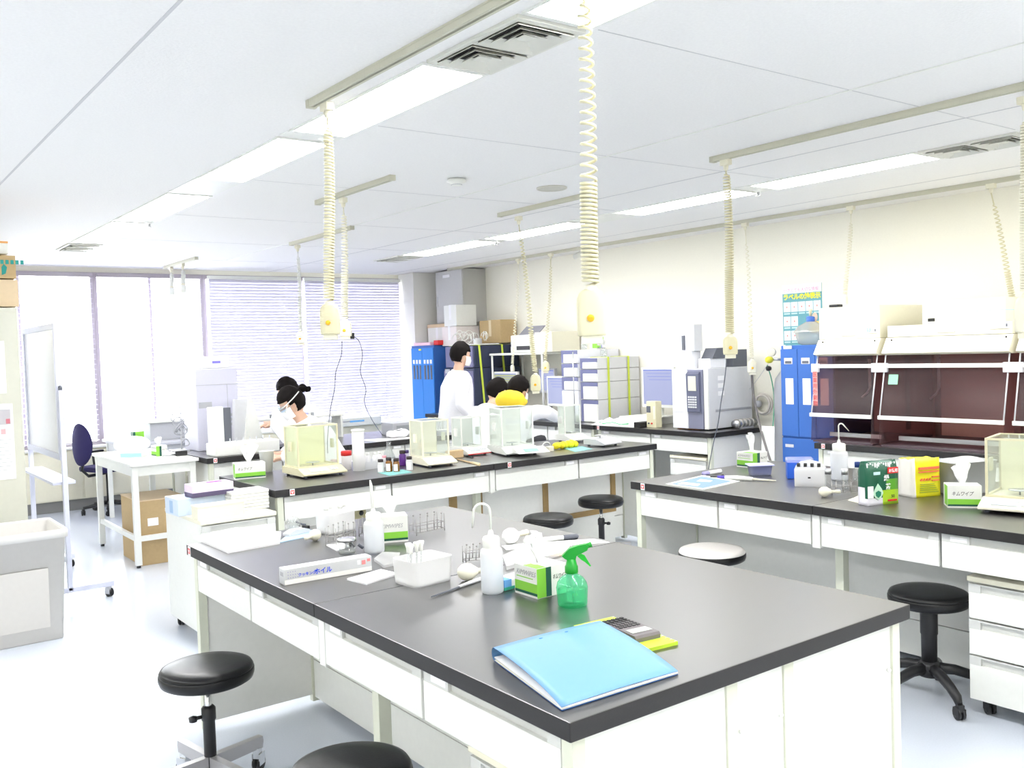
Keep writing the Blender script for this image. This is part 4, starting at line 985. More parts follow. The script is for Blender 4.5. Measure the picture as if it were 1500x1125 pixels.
a_, b_ = az(670, 674), az(702, 682)
br = thing('wood_brush', 'short brush with wooden handle on the balance bench', 'brush', (a_.x, a_.y, .8), 0)
dv = b_-a_; MB().tube([(0, 0, .006), tuple(dv*.7+Vector((0, 0, .006)))], [.004, .007], 8).build('handle', LWOOD, br, world=False)
MB().tube([tuple(dv*.7+Vector((0, 0, .007))), tuple(dv+Vector((0, 0, .007)))], [.009, .011], 10).build('bristles', mat('bristle', (.80, .66, .40), .8), br, world=False)
pen('short black pen below the red trimmed balance', az(679, 668), az(693, 671), .006, BLACK, BLACK, name='marker_pen')
yb = thing('yellow_bundle', 'bright yellow knobbly bundle beside the large balance', 'bundle', (4.56, 5.45, .8), .15)
m = MB()
for k in range(9): m.ell((-.11+k*.027, .008*math.sin(k*2), .028+.006*math.sin(k*3)), (.024, .032, .026), 12, 8)
m.build('bundle', YEL, yb, world=False)
ad = thing('power_adapter', 'small pale power adapter with looped cord by yellow bundle', 'adapter', (4.36, 5.40, .8), .2)
MB().box(-.03, .03, -.02, .02, 0, .035, .003).build('case', CREAMW, ad, world=False)
MB().tube([(-.05+.05*math.cos(a)+.05, .03, .03+.035*math.sin(a)) for a in [PI*k/8 for k in range(9)]], .004, 6).build('looped_cord', WHITE, ad, world=False)

# ================================================================== ON THE RIGHT BENCH
cl = sheet('clipboard', 'white clipboard with light blue sheet at bench left end', 'clipboard', Q((975, 710), (1031, 718), (1084, 706), (1030, 697)), .005, WHITE)
p = sheet('blue_sheet', 'light blue printed sheet on the clipboard', 'paper', Q((984, 709), (1030, 715), (1072, 705), (1028, 698), z=.8052), .001, mat('sheet_blue', (.24, .38, .70), .6), z=.8052)
MB().prism(Q((992, 709), (1022, 712), (1026, 709), (1000, 706), z=.8062), .8063, .8066).prism(Q((1020, 705), (1040, 706), (1044, 704), (1026, 702), z=.8062), .8063, .8066).build('white_print', PAPER, p)
pen('thick white marker beside the clipboard', az(1030, 697), az(1056, 693), .012, PAPER, mat('marker_violet', (.45, .42, .75), .5), frac=.3)
pi_ = thing('micropipette', 'white micropipette lying beside the clipboard', 'pipette', (4.05, 3.46, .8), 0)
q0 = Vector((0, 0, .014)); q1 = Vector(az(1125, 706))-Vector((4.02, 3.49, .8))+Vector((0, 0, .006))
MB().tube([tuple(q0), tuple(q0.lerp(q1, .25)), tuple(q0.lerp(q1, .55))], [.010, .015, .011], 12).build('grip', WHITE, pi_, world=False)
MB().tube([tuple(q0.lerp(q1, .55)), tuple(q1)], [.007, .003], 10).build('shaft', CREAMW, pi_, world=False)
MB().tube([tuple(q0.lerp(q1, -.15)), tuple(q0)], [.007, .009], 10).build('plunger', mat('pip_violet', (.12, .08, .55), .4), pi_, world=False)
tag(MB().box(-.05, .05, -.025, .025, 0, .012, .003).build('eyeglass_case', BLACK, loc=(4.10, 3.56, .8)), 'flat black case beside the micropipette', 'case').rotation_euler.z = .4
tr = thing('clear_tub', 'clear bluish food tub in front of the tissue box', 'tub', (4.33, 3.44, .8), YAW-PI/2)
open_tub(tr, .13, .10, .055, taper=.12, m=POLYB)
MB().box(-.072, .072, -.055, .055, .055, .062, .003).build('lid', mat('lid_lavender', (.62, .62, .95), .4), tr, world=False)
wipe_box('tissue box at the back of the right bench, stripe to the side', (4.585, 3.70, .8), -.05, .13, .13, .092, .12, (-.02, 0), 6, 0)
tb_ = bpy.data.objects['tissue_box.003']
bb = thing('blue_box', 'bright blue plastic box with pale lid', 'box', (4.37, 3.20, .8), YAW-PI/2-.2)
MB().box(-.068, .068, -.05, .05, 0, .092, .004).build('box_body', mat('box_blue', (.03, .14, .75), .35), bb, world=False)
MB().box(-.070, .072, -.052, .052, .090, .112, .004).build('lid', POLYB, bb, world=False)
ti = thing('tip_box', 'white tip box with black dots beside blue box', 'box', (4.17, 2.985, .8), YAW-PI/2-.35)
MB().box(-.078, .078, -.055, .055, 0, .095, .005).build('box_body', POLY, ti, world=False)
MB().box(-.010, .004, -.0562, -.0552, .045, .053).build('black_mark', BLACK, ti, world=False)
for k in range(4):
    v = thing('dropper_bottle', 'black capped dropper in the tip box, %s' % ('leftmost', 'second from left', 'third from left', 'rightmost')[k], 'bottle', (4.17+(-.05+k*.034)*math.cos(YAW-PI/2-.35), 2.985+(-.05+k*.034)*math.sin(YAW-PI/2-.35)+.01, .845), 0, 'black capped droppers in the tip box')
    MB().lathe([(.001, 0), (.012, .001), (.012, .05), (.008, .055)], 12).build('bottle_body', POLY, v, world=False)
    MB().lathe([(.009, .052), (.009, .072), (.001, .073)], 12).build('cap', BLACK, v, world=False)
MB().extr([(-.078, .095), (.078, .095), (.05, .118), (0, .130), (-.05, .122)], 'y', .053, .056).build('open_lid', POLY, ti, world=False)
wash_bottle('milky wash bottle on the right bench, short hooked spout', (4.43, 2.985, .8), YAW-PI/2, .046, .20, .308, 'hook')
rb = thing('blue_cap_bottle', 'small glass bottle with dark blue cap behind tea packet', 'bottle', (4.47, 2.90, .8), 0)
MB().lathe([(.001, 0), (.026, .002), (.026, .055), (.014, .075)], 18).build('bottle_body', LAB, rb, world=False)
MB().lathe([(.016, .073), (.016, .102), (.001, .103)], 18).build('cap', mat('navy_cap', (.01, .04, .20), .4), rb, world=False)
wire_rack('wire rack in front of right bench wash bottle', (4.05, 2.69, .8), -.9, 4, .14, .065)
for k, (x, y, lb) in enumerate(((4.16, 2.87, 'small glass vial with silver cap beside tip box'), (4.20, 2.80, 'small glass vial right of the silver capped one'))):
    v = thing('glass_vial', lb, 'vial', (x, y, .8), 0)
    MB().lathe([(.001, 0), (.016, .001), (.016, .07), (.012, .078)], 16).build('vial_body', LAB, v, world=False)
    MB().lathe([(.017, .072), (.017, .10), (.001, .101)], 16).build('cap', STEEL, v, world=False)
bulb('white rubber bulb lying before the wire rack', (3.91, 2.72, .8), YAW-PI/2-.15, .95)
sheet('cream_card', 'cream card partly under the green tea packet', 'card', Q((1242, 733), (1262, 738), (1266, 728), (1262, 724)), .001, mat('cream_card', (.92, .88, .68), .7))
# tea packet, gusseted bag
def packet(name, label, cat, loc, rz, w_, d_, h, mats, facem, sidem, crumpled_top):
    t = thing(name, label, cat, loc, rz)
    rows = 12; cols = 8
    vs = []; fs = []
    per = []
    for k in range(cols+1): per.append((-w_/2+w_*k/cols, -d_/2))
    for k in range(1, 5): per.append((w_/2, -d_/2+d_*k/4))
    for k in range(1, cols+1): per.append((w_/2-w_*k/cols, d_/2))
    for k in range(1, 4): per.append((-w_/2, d_/2-d_*k/4))
    n = len(per)
    for i in range(rows+1):
        v = i/rows; sq = 1-.55*max(0, (v-.78)/.22) if crumpled_top else 1-.12*v
        for (x, y) in per:
            nn = noise.noise(Vector((x*30, y*30, v*5)))
            vs.append((x*(1+.02*nn)+.004*nn*v, y*sq+.006*nn*v, h*v+(.010*nn if v > .9 else 0)))
    for i in range(rows):
        for k in range(n): fs.append((i*n+k, i*n+(k+1) % n, (i+1)*n+(k+1) % n, (i+1)*n+k))
    fs += [list(range(n))[::-1], [rows*n+k for k in range(n)]]
    mb = MB().add(vs, fs, True)
    o = mb.build('bag', mats, t, world=False)
    for p in o.data.polygons:
        c = p.center; p.material_index = facem(c) if abs(c.y+d_/2) < d_*.35 else sidem(c)
    return t
TG = mat('tea_dark_green', (.01, .11, .06), .3); TL = mat('tea_lime', (.42, .66, .03), .35); TM = mat('tea_mid_green', (.12, .38, .04), .3); TP = mat('tea_pale', (.86, .84, .92), .4)
def teaface(c):
    if c.z < .03: return 3 if c.x < .0 else 1
    if c.x > .0+.03*(.8-c.z/.2)*0 and c.z < .065: return 1
    if c.x > .02 and c.z < .11: return 2
    if c.x < -.02 and c.z < .03: return 3
    return 0
te = packet('tea_packet', 'dark green tea packet with white lettering', 'packet', (3.905, 2.43, .8), -.30, .175, .06, .20, [TG, TL, TM, TP], teaface, lambda c: 0 if c.z > .085 else 3, True)
text('緑', .030, PAPER, te, (.005, -.034, .112), FACE_MY, bold=.0008); text('茶', .030, PAPER, te, (.014, -.034, .072), FACE_MY, bold=.0008)
MB().box(.028, .087, -.0345, -.031, .142, .170).build('red_label', RED, te, world=False)
text('お徳用', .017, PAPER, te, (.031, -.036, .149), FACE_MY, bold=.0005)
lf = MB().extr([(-.028, .100), (-.008, .075), (.000, .055), (-.012, .035), (-.028, .024), (-.046, .037), (-.056, .055), (-.046, .075)], 'y', -.0345, -.031); lf.build('leaf_emblem', mat('leaf_pale', (.55, .80, .62), .4), te, world=False)
MB().extr([(-.028, .068), (-.012, .060), (-.014, .045), (-.028, .034), (-.042, .045), (-.044, .060)], 'y', -.0352, -.0345).build('leaf_heart', mat('leaf_dark', (.02, .22, .13), .4), te, world=False)
MB().box(-.052, -.015, -.0345, -.031, .140, .154, .003).build('pale_badge', mat('badge', (.60, .82, .85), .4), te, world=False)
MB().box(-.085, -.055, -.0345, -.031, .035, .09).build('white_panel', PAPER, te, world=False)
text('50', .020, INK, te, (.045, -.034, .030), FACE_MY); MB().box(.028, .078, -.0345, -.031, .014, .022).build('red_line', RED, te, world=False)
cw = MB()
for k in range(16): x = -.08+k*.0104; cw.box(x, x+.006, -.022+.004*math.sin(k), -.018+.004*math.sin(k), .172+.003*math.sin(k*2), .192+.003*math.cos(k*3))
cw.build('folded_top_print', PAPER, te, world=False)
YB = mat('packet_yellow', (.88, .83, .02), .4); YW = mat('packet_cream', (.93, .90, .84), .5)
ye = packet('yellow_packet', 'bright yellow packet with red lines of print', 'packet', (4.24, 2.42, .8), -.35, .16, .10, .18, [YB, YW], lambda c: 1 if c.x < -.062 else 0, lambda c: 1 if c.x < 0 else 0, False)
MB().box(-.045, .070, -.057, -.049, .132, .143).box(-.045, .070, -.057, -.049, .118, .123).box(.030, .070, -.057, -.050, .092, .097).box(.030, .070, -.057, -.050, .075, .080).build('red_lines', mat('packet_red', (.85, .18, .08), .5), ye, world=False)
pl = MB()
for k in range(5): pl.box(-.04+k*.001, .065-k*.006, -.0565, -.050, .022+k*.0095, .0245+k*.0095)
pl.build('green_small_print', mat('packet_olive', (.45, .52, .05), .5), ye, world=False)
fg = MB()
for k in range(4): fg.extr([(-.038+k*.016, .078), (-.030+k*.016, .078), (-.028+k*.016, .090), (-.034+k*.016, .086)], 'y', -.0570, -.050)
fg.build('red_pictures', MATS['packet_red'], ye, world=False)
gt = thing('grey_bin', 'grey plastic bin with clear bag behind the tissue box', 'bin', (4.47, 2.33, .8), -.3)
open_tub(gt, .27, .19, .155, taper=.07, m=mat('bin_grey', (.50, .52, .54), .5), name='bin_body')
MB().ell((.03, 0, .145), (.09, .07, .028), 16, 8).build('clear_bag', POLY, gt, world=False)
wipe_box('tissue box beside the large cream balance', (4.09, 2.13, .8), -.92, .14, .10, .10, .11, (.01, 0), 9, 1)
b7 = balance('large cream balance with glass shield at right edge', (4.185, 1.93, .8), -PI/2+.22, .24, .38, .315, CREAMW, gm=CREAM, panel=mat('yellow_tint2', (.86, .84, .62), .5))

# ================================================================== FUME HOODS AND WALL ITEMS RIGHT
HB = mat('hood_back_brown', (.80, .52, .45), .6, noise_amt=.06); HD = mat('hood_dark', (.10, .07, .085), .4)
def hood(label, y0, y1, ztop, text_, gloss):
    t = thing('fume_hood', label, 'fume hood', (6.3, (y0+y1)/2, .8), 0, 'bench top fume hoods')
    MB().box(6.10, 6.82, y0, y1, 1.565, ztop, .004).build('upper_case', CREAMW, t)
    MB().extr([(6.06, 1.50), (6.10, 1.562), (6.82, 1.562), (6.82, 1.44), (6.08, 1.44), (6.03, 1.455)], 'y', y0-.008, y1+.008).build('canopy', CREAMW, t)
    MB().box(6.80, 6.83, y0, y1, .8, 1.44).build('back_wall', HB, t)
    MB().box(5.99, 6.80, y0+.004, y1-.004, .8, .812).build('work_surface', HD, t)
    MB().box(6.12, 6.14, y0+.02, y1-.06, .835, .865).build('metal_strip', STEEL, t)
    sg = MB().extr([(6.075, 1.44), (6.078, 1.44), (5.985, 1.0), (5.982, 1.0)], 'y', y0+.01, y1-.01); sg.build('front_sash', SMOKE, t)
    for y in (y0, y1-.006):
        MB().extr([(6.075, 1.44), (6.80, 1.44), (6.80, .812), (5.97, .812), (5.985, 1.0)], 'y', y, y+.006).build('side_pane', SMOKE, t)
        MB().tube([(6.07, y+.003, 1.44), (5.975, y+.003, 1.0)], .005, 8).build('sash_edge', LGREY, t)
    for z, x in ((1.365, 6.05), (1.005, 5.972)):
        MB().box(x-.012, x+.006, y0-.004, y1+.004, z-.014, z+.014, .003).build('sash_bar', WHITE, t)
    for y in (y0, y1): MB().box(6.03, 6.055, y-.03, y+.03, 1.32, 1.385, .003).build('clamp', LGREY, t)
    for y in (y0+.03, y1-.04): MB().lathe([(.006, 0), (.006, .004), (.001, .005)], 10).xf(Matrix.Translation((6.085, y, 1.545)) @ Matrix.Rotation(-PI/2, 4, 'Y')).build('bolt', BLACK, t)
    # nameplate, handle slot
    ym = (y0+y1)/2
    MB().box(6.094, 6.10, ym-.06, ym+.06, 1.585, 1.597, .002).build('handle_slot', mat('slot_grey', (.62, .60, .54), .5), t)
    MB().box(6.092, 6.10, y0+.02, y0+.14, 1.60, 1.64, .002).build('control_plate', PAPER, t)
    MB().box(6.0905, 6.092, y0+.025, y0+.035, 1.61, 1.63).build('switch', DGREY, t)
    # service tap hanging inside
    yt = y1-.10
    MB().tube([(6.60, yt, 1.40), (6.60, yt, 1.18)], .012, 8).tube([(6.60, yt, 1.18), (6.58, yt+.01, 1.14), (6.56, yt+.05, 1.10)], .008, 8).build('service_tap', LGREY, t)
    MB().box(6.60, 6.66, y0+.18 if y1-y0 > .6 else y0+.10, (y0+.185 if y1-y0 > .6 else y0+.105), .86, 1.42).build('baffle', HD, t)
    return t
h1 = hood('smaller smoked acrylic fume hood left of the large one', 3.76, 4.26, 1.80, '33', 0)
text('33', .038, mat('teal_ink', (.05, .35, .35), .6), h1, (6.0895-6.3, 3.86-4.01, 1.61-.8), FACE_MX)
h2 = hood('wide smoked acrylic fume hood with green note', 2.84, 3.70, 1.645, '', 0)
h3 = hood('third fume hood at the right edge, grey brown interior', 1.95, 2.78, 1.645, '', 0)
tag(MB().box(-.001, 0, -.035, .035, -.035, .035).build('green_note', mat('note_green', (.30, .68, .42), .7), loc=(6.03, 3.62, 1.27)), 'green sticky note on the wide fume hood sash', 'note').rotation_euler = (0, .2, 0)
wn = thing('warning_strip', 'pale red strip with Japanese warning on left hood side', 'sign', (6.0, 4.235, 1.2))
MB().box(-.001, 0, -.02, .02, -.13, .13).build('strip', mat('strip_pink', (.80, .42, .38), .6), wn, world=False)
for k, ch in enumerate('医薬用外劇物'): text(ch, .040, mat('ink_red', (.55, .02, .04), .6), wn, (-.002, .020, .090-k*.043), FACE_MX)
bx1 = thing('white_carton', 'wide white carton with thin blue line on the large hood', 'carton', (6.38, 3.17, 1.646))
MB().box(-.26, .26, -.28, .28, 0, .155, .003).build('carton', CREAMW, bx1, world=False)
MB().box(-.2606, .2606, -.2806, .2806, .072, .076).build('blue_line', mat('line_cyan', (.35, .75, .80), .6), bx1, world=False)
MB().box(-.261, -.26, .19, .24, .018, .040).build('dark_print', INK, bx1, world=False)
tag(MB().box(-.03, .03, -.04, .04, 0, .02, .004).build('small_black_device', BLACK, loc=(6.2, 4.18, 1.806)), 'small flat black device on the left fume hood', 'device')
# poster on the wall
po = thing('safety_poster', 'tall teal poster with yellow Japanese heading and pictogram boxes', 'poster', (WX-.004, 4.97, 1.78))
PW, PH = .40, .54
TEAL = mat('poster_teal', (.16, .42, .48), .6)
MB().box(-.002, .003, -PW/2, PW/2, -PH/2, PH/2).build('sheet', TEAL, po, world=False)
MB().box(-.0028, -.002, -PW/2, PW/2, PH/2-.075, PH/2).build('white_heading', PAPER, po, world=False)
text('小さくても大切な情報', .036, mat('poster_pink', (.78, .35, .55), .6), po, (-.003, PW/2-.012, PH/2-.06), FACE_MX)
text('ラベルの絵表示', .056, mat('poster_yellow', (.95, .88, .05), .6), po, (-.003, PW/2-.008, PH/2-.125), FACE_MX, bold=.0022, sx=.98)
for r_, row in enumerate(((0, 1, 2, 3, 4), (0, 1), (0, 1))):
    for c_ in row:
        y = PW/2-.010-c_*.077; z = PH/2-.15-r_*.125
        q = MB().box(-.0030, -.002, y-.070, y, z-.085, z).build('pictogram_box', PAPER, po, world=False)
        MB().box(-.0034, -.0030, y-.041, y-.029, z-.050, z-.036).build('pictogram_mark', mat('picto_red', (.70, .30, .28), .6), q, world=False)
        MB().box(-.0030, -.002, y-.066, y-.004, z-.106, z-.094).build('caption_strip', mat('caption_pale', (.55, .74, .76), .6), po, world=False)
m = MB().lathe([(.001, 0), (.028, .001), (.028, .0016), (.001, .002)], 20); m.v = [Vector((-q.z-.0028, q.x*1.0-.13, q.y*1.35-.02)) for q in m.v]; m.build('printed_face', mat('print_skin', (.85, .62, .50), .6), po, world=False)
MB().box(-.0032, -.0026, -PW/2+.005, -PW/2+.12, -.16, -.055).build('printed_shirt', mat('print_ochre', (.75, .60, .22), .6), po, world=False)
# blue chemical cabinet beside the hoods
bc = thing('blue_cabinet', 'tall blue metal cabinet with white door cards beside hoods', 'cabinet', (6.6, 4.55, 0))
BX = 6.31
MB().box(BX+.006, 6.87, 4.28, 4.775, 0.03, 1.525, .004).build('body', BLUE, bc)
for k in range(3):
    y1_ = 4.770-k*.163; y0_ = y1_-.159
    d_ = MB().box(BX-.010, BX+.005, y0_, y1_, .79, 1.495, .003).build('door', BLUE, bc)
    MB().box(BX-.012, BX-.009, y0_+.045, y1_-.035, 1.375, 1.425, .004).build('handle_plate', LGREY, d_)
    MB().box(BX-.014, BX-.011, y0_+.055, y1_-.045, 1.38, 1.40, .003).build('handle', DGREY, d_)
    MB().box(BX-.012, BX-.010, y0_+.040, y1_-.045, 1.05, 1.26).build('door_card', PAPER, d_)
MB().box(BX-.010, BX+.005, 4.283, 4.770, .05, .775, .003).build('lower_door', BLUE, bc)
MB().box(BX-.013, BX-.010, 4.66, 4.74, .70, .725, .002).build('badge', LGREY, bc)
MB().box(BX-.012, BX-.005, 4.66, 4.74, 1.497, 1.523, .002).build('badge', LGREY, bc)
dc = thing('desiccator', 'round glass desiccator with blue stopper cap on blue cabinet', 'desiccator', (6.50, 4.62, 1.527))
MB().lathe([(.07, 0), (.10, .01), (.115, .06), (.12, .095), (.135, .10), (.135, .108), (.10, .15), (.04, .185), (.025, .19)], 28).build('vessel', clear('desic_glass', (.90, .92, .90), .12, haze=.45, hazec=(.9, .88, .82)), dc, world=False)
MB().lathe([(.03, .185), (.034, .19), (.034, .225), (.02, .23)], 18).build('cap', mat('cap_blue', (.08, .20, .70), .4), dc, world=False)
MB().lathe([(.010, .228), (.012, .27), (.018, .285), (.001, .29)], 14).build('knob', CREAM, dc, world=False)
# gas cylinder with regulator between bench and cabinet
gc = thing('gas_cylinder', 'grey gas cylinder with brass gauges beside blue cabinet', 'gas cylinder', (6.70, 5.02, 0))
MB().lathe([(.001, 0), (.10, .002), (.105, .01), (.105, 1.15), (.09, 1.24), (.05, 1.30), (.028, 1.33), (.026, 1.36)], 28).build('cylinder', mat('cylinder_grey', (.42, .43, .46), .4), gc, world=False)
MB().tube([(0, 0, 1.34), (0, 0, 1.43)], .016, 10).tube([(0, 0, 1.40), (-.10, .06, 1.41)], .012, 10).build('valve', STEEL, gc, world=False)
for x, y, z in ((-.06, .10, 1.47), (-.02, .0, 1.49)):
    m = MB().lathe([(.001, -.014), (.036, -.014), (.038, .0), (.036, .010), (.032, .011), (.001, .011)], 20).xf(Matrix.Translation((x, y, z)) @ Matrix.Rotation(-PI/2, 4, 'Y') @ Matrix.Rotation(.3, 4, 'X')); m.build('gauge', mat('gauge_pale', (.78, .76, .68), .4), gc, world=False)
MB().lathe([(.001, -.03), (.028, -.028), (.030, .0), (.024, .02), (.001, .022)], 18).xf(Matrix.Translation((-.14, .07, 1.405)) @ Matrix.Rotation(-PI/2, 4, 'Y')).build('regulator_knob', mat('reg_yellow', (.75, .70, .05), .4), gc, world=False)
MB().lathe([(.001, -.03), (.02, -.028), (.022, .0), (.001, .012)], 14).xf(Matrix.Translation((-.13, .09, 1.33)) @ Matrix.Rotation(-PI/2, 4, 'Y')).build('black_knob', BLACK, gc, world=False)
cable('steel_tube', [ax(1125, 533, 6.6), ax(1110, 555, 6.6), ax(1098, 570, 6.6)], .0018, STEEL, 'thin steel tube from gas gauge to analyser', 'tube')
cable('green_hose', [ax(1124, 535, 6.6), ax(1131, 560, 6.65), ax(1134, 590, 6.7), ax(1132, 640, 6.5), ax(1136, 700, 6.3), az(1136, 760, .01)], .005, mat('hose_green', (.10, .40, .25), .5), 'thin green hose running down between bench and blue cabinet', 'hose')
fo_ = az(1112, 606); dsk = thing('hose_reel', 'pale ring shaped hose coil behind the gas analyser bench', 'hose', (6.82, 5.36, 1.0))
MB().tube([(0, .09*math.cos(a), .09*math.sin(a)) for a in [2*PI*k/28 for k in range(29)]], .012, 8, False).tube([(-.02, .08*math.cos(a), .08*math.sin(a)) for a in [2*PI*k/28 for k in range(29)]], .010, 8, False).build('ring', mat('hose_pale', (.66, .62, .58), .5), dsk, world=False)
MB().lathe([(.001, -.02), (.03, -.02), (.03, .02), (.001, .02)], 14).xf(Matrix.Translation((0, .06, .0)) @ Matrix.Rotation(PI/2, 4, 'Y')).build('hub', GREY, dsk, world=False)
sh = tag(MB().box(-.003, .003, -.06, .06, -.45, .40).build('leaning_board', WHITE, loc=(6.22, 4.86, .47)), 'white board leaning between bench and blue cabinet', 'board'); sh.rotation_euler = (0, .05, .1)

# ================================================================== WALL BENCH INSTRUMENTS
gcx = 6.22
GW = mat('gc_white', (.82, .83, .88), .45)
ga = thing('gas_analyser', 'pale grey gas analyser with dark keypad panel and tall sampler', 'instrument', (6.5, 5.75, .8))
MB().box(gcx, 6.80, 5.47, 5.86, .812, 1.345, .005).build('case', LGREY, ga)
fr = MB().box(gcx-.035, gcx, 5.69, 5.87, .812, 1.345, .006).build('front_door', GW, ga)
MB().box(gcx-.036, gcx-.034, 5.70, 5.86, .955, .958).build('door_gap', GREY, fr)
MB().box(gcx-.030, gcx, 5.52, 5.685, .812, 1.335, .005).build('dark_front', mat('gc_slate', (.22, .23, .32), .45), ga)
MB().box(gcx-.015, gcx, 5.47, 5.515, .812, 1.34, .003).build('side_trim', WHITE, ga)
kp = MB().extr([(gcx-.06, 1.30), (gcx-.028, 1.32), (gcx-.028, .96), (gcx-.05, .965)], 'y', 5.535, 5.68).build('keypad_panel', mat('gc_panel', (.12, .13, .20), .4), ga)
MB().box(gcx-.062, gcx-.055, 5.565, 5.655, 1.15, 1.28, .002).build('display', mat('gc_display', (.62, .62, .55), .3), kp)
kk = MB()
for i in range(4):
    for j in range(5): kk.box(gcx-.060, gcx-.052, 5.565+i*.026, 5.583+i*.026, 1.0+j*.022, 1.014+j*.022)
kk.build('keys', LGREY, kp)['kind'] = 'stuff'
for z0_ in (1.10, 1.17, 1.235): MB().box(6.34, 6.42, 5.468, 5.47, z0_, z0_+.04).build('side_label', PAPER, ga)
m = MB()
for k in range(4): m.box(6.30, 6.78, 5.467, 5.47, .96+k*.006, .963+k*.006)
m.build('side_vent', GREY, ga)['kind'] = 'stuff'
tw_ = MB().box(6.22, 6.34, 5.66, 5.85, 1.345, 1.50, .004).box(6.23, 6.33, 5.65, 5.79, 1.501, 1.735, .004).build('sampler_tower', GW, ga)
MB().box(6.212, 6.2295, 5.74, 5.765, 1.51, 1.64, .002).build('dark_slot', DGREY, tw_)
MB().box(6.226, 6.334, 5.63, 5.65, 1.50, 1.735, .003).build('tower_side', LGREY, tw_)
MB().box(6.28, 6.50, 5.50, 5.64, 1.345, 1.43, .008).build('top_cover', GW, ga)
MB().extr([(6.30, 1.43), (6.48, 1.43), (6.54, 1.52), (6.36, 1.52)], 'y', 5.49, 5.62).build('black_lid', DGREY, ga)
MB().box(6.58, 6.78, 5.5, 5.62, 1.345, 1.50, .004).build('rear_tower', DGREY, ga)
tag(MB().box(-.19, .19, -.13, .13, 0, .008, .002).build('wooden_tray', mat('tray_orange', (.50, .22, .08), .5), loc=(6.42, 5.73, .8005)), 'thin orange brown board under the gas analyser', 'board')
pu = thing('vacuum_pump', 'small cylindrical metal pump on the bench end', 'pump', (6.62, 5.40, .8))
MB().tube([(-.16, 0, .045), (.12, 0, .045)], .034, 20).build('motor', STEEL, pu, world=False)
for k in range(5): MB().tube([(-.14+k*.05, 0, .045), (-.12+k*.05, 0, .045)], .04, 20).build('cooling_ring', mat('pump_grey', (.42, .40, .38), .5), pu, world=False)
MB().box(-.10, .08, -.025, .025, 0, .02).build('base', GREY, pu, world=False)
dv_ = thing('cream_controller', 'narrow cream controller box with small dark display', 'instrument', (6.25, 6.13, .8))
MB().box(-.08, .0, -.06, .06, 0, .245, .006).build('case', CREAM, dv_, world=False)
MB().box(-.083, -.08, .005, .055, .14, .20, .001).build('display', DGREY, dv_, world=False)
MB().box(-.084, -.08, -.055, -.03, .08, .20, .001).build('slot', CREAMW, dv_, world=False)
for y in (.03, -.01): MB().tube([(-.088, y, .04), (-.08, y, .04)], .008, 10).build('knob', RED if y < 0 else DGREY, dv_, world=False)
def monitor(label, y0, y1, z0, z1, x, scr=SCREEN, frame=WHITE, rz=0.0, bench_z=.8, group='computer monitors'):
    t = thing('computer_monitor', label, 'monitor', (x, (y0+y1)/2, bench_z), rz, group)
    w_ = (y1-y0)/2; a, b = z0-bench_z, z1-bench_z
    MB().box(0, .035, -w_, w_, a, b, .004).build('bezel', frame, t, world=False)
    s = MB().box(-.002, 0, -w_+.022, w_-.022, a+.03, b-.022).build('screen', scr, t, world=False)
    MB().box(-.0026, -.002, -w_+.022, w_-.022, b-.032, b-.022).build('title_bar', mat('screen_bar', (.08, .10, .30), .4, emit=.5), s, world=False)
    for k in range(3): MB().box(-.0026, -.002, -w_+.035, w_-.06-k*.02, b-.06-k*.03, b-.056-k*.03).build('screen_line', MATS['screen_bar'], s, world=False)
    MB().box(.02, .05, -.03, .03, .02, (a+b)/2, .004).build('stand', frame, t, world=False)
    MB().box(-.05, .12, -.10, .10, 0, .015, .004).build('foot', frame, t, world=False)
    return t
monitor('white framed monitor beside the gas analyser, lavender screen', 6.07, 6.49, .89, 1.275, 6.42, bench_z=.8)
tag(MB().box(-.19, .19, -.21, .21, 0, .075, .004).build('desktop_computer', WHITE, loc=(6.50, 6.50, .8005)), 'low white desktop computer case under the gas analyser monitor', 'computer')
bpy.data.objects['computer_monitor'].location.z = .876
for ch in bpy.data.objects['computer_monitor'].children: pass
tag(MB().box(-.09, .09, -.04, .04, 0, .05, .006).build('black_bag', BLACK, loc=(6.19, 6.25, .8)), 'black flat case on the bench before the monitor', 'case')
cloth = thing('folded_cloth', 'heap of white cloths with green trim at bench end', 'cloth', (6.18, 6.58, .8), .08)
vs = []; fs = []; n = 16
for i in range(n+1):
    for j in range(n+1):
        u, v = i/n*2-1, j/n*2-1; e = max(0, 1-u*u)*max(0, 1-v*v)
        vs.append((u*.10, v*.28, .002+.06*math.sqrt(e)*(1+.5*noise.noise(Vector((u*2.5, v*4, 2)))+.4*noise.noise(Vector((u*6, v*9, 2))))))
for i in range(n):
    for j in range(n): a = i*(n+1)+j; fs.append((a, a+n+1, a+n+2, a+1))
MB().add(vs, fs, True).build('cloth', PAPER, cloth, world=False)
MB().tube([(-.085, -.20, .03), (-.09, -.10, .02), (-.08, 0, .035), (-.09, .12, .02), (-.06, .2, .03)], .006, 6).build('green_trim', mat('trim_green', (.12, .60, .25), .6), cloth, world=False)
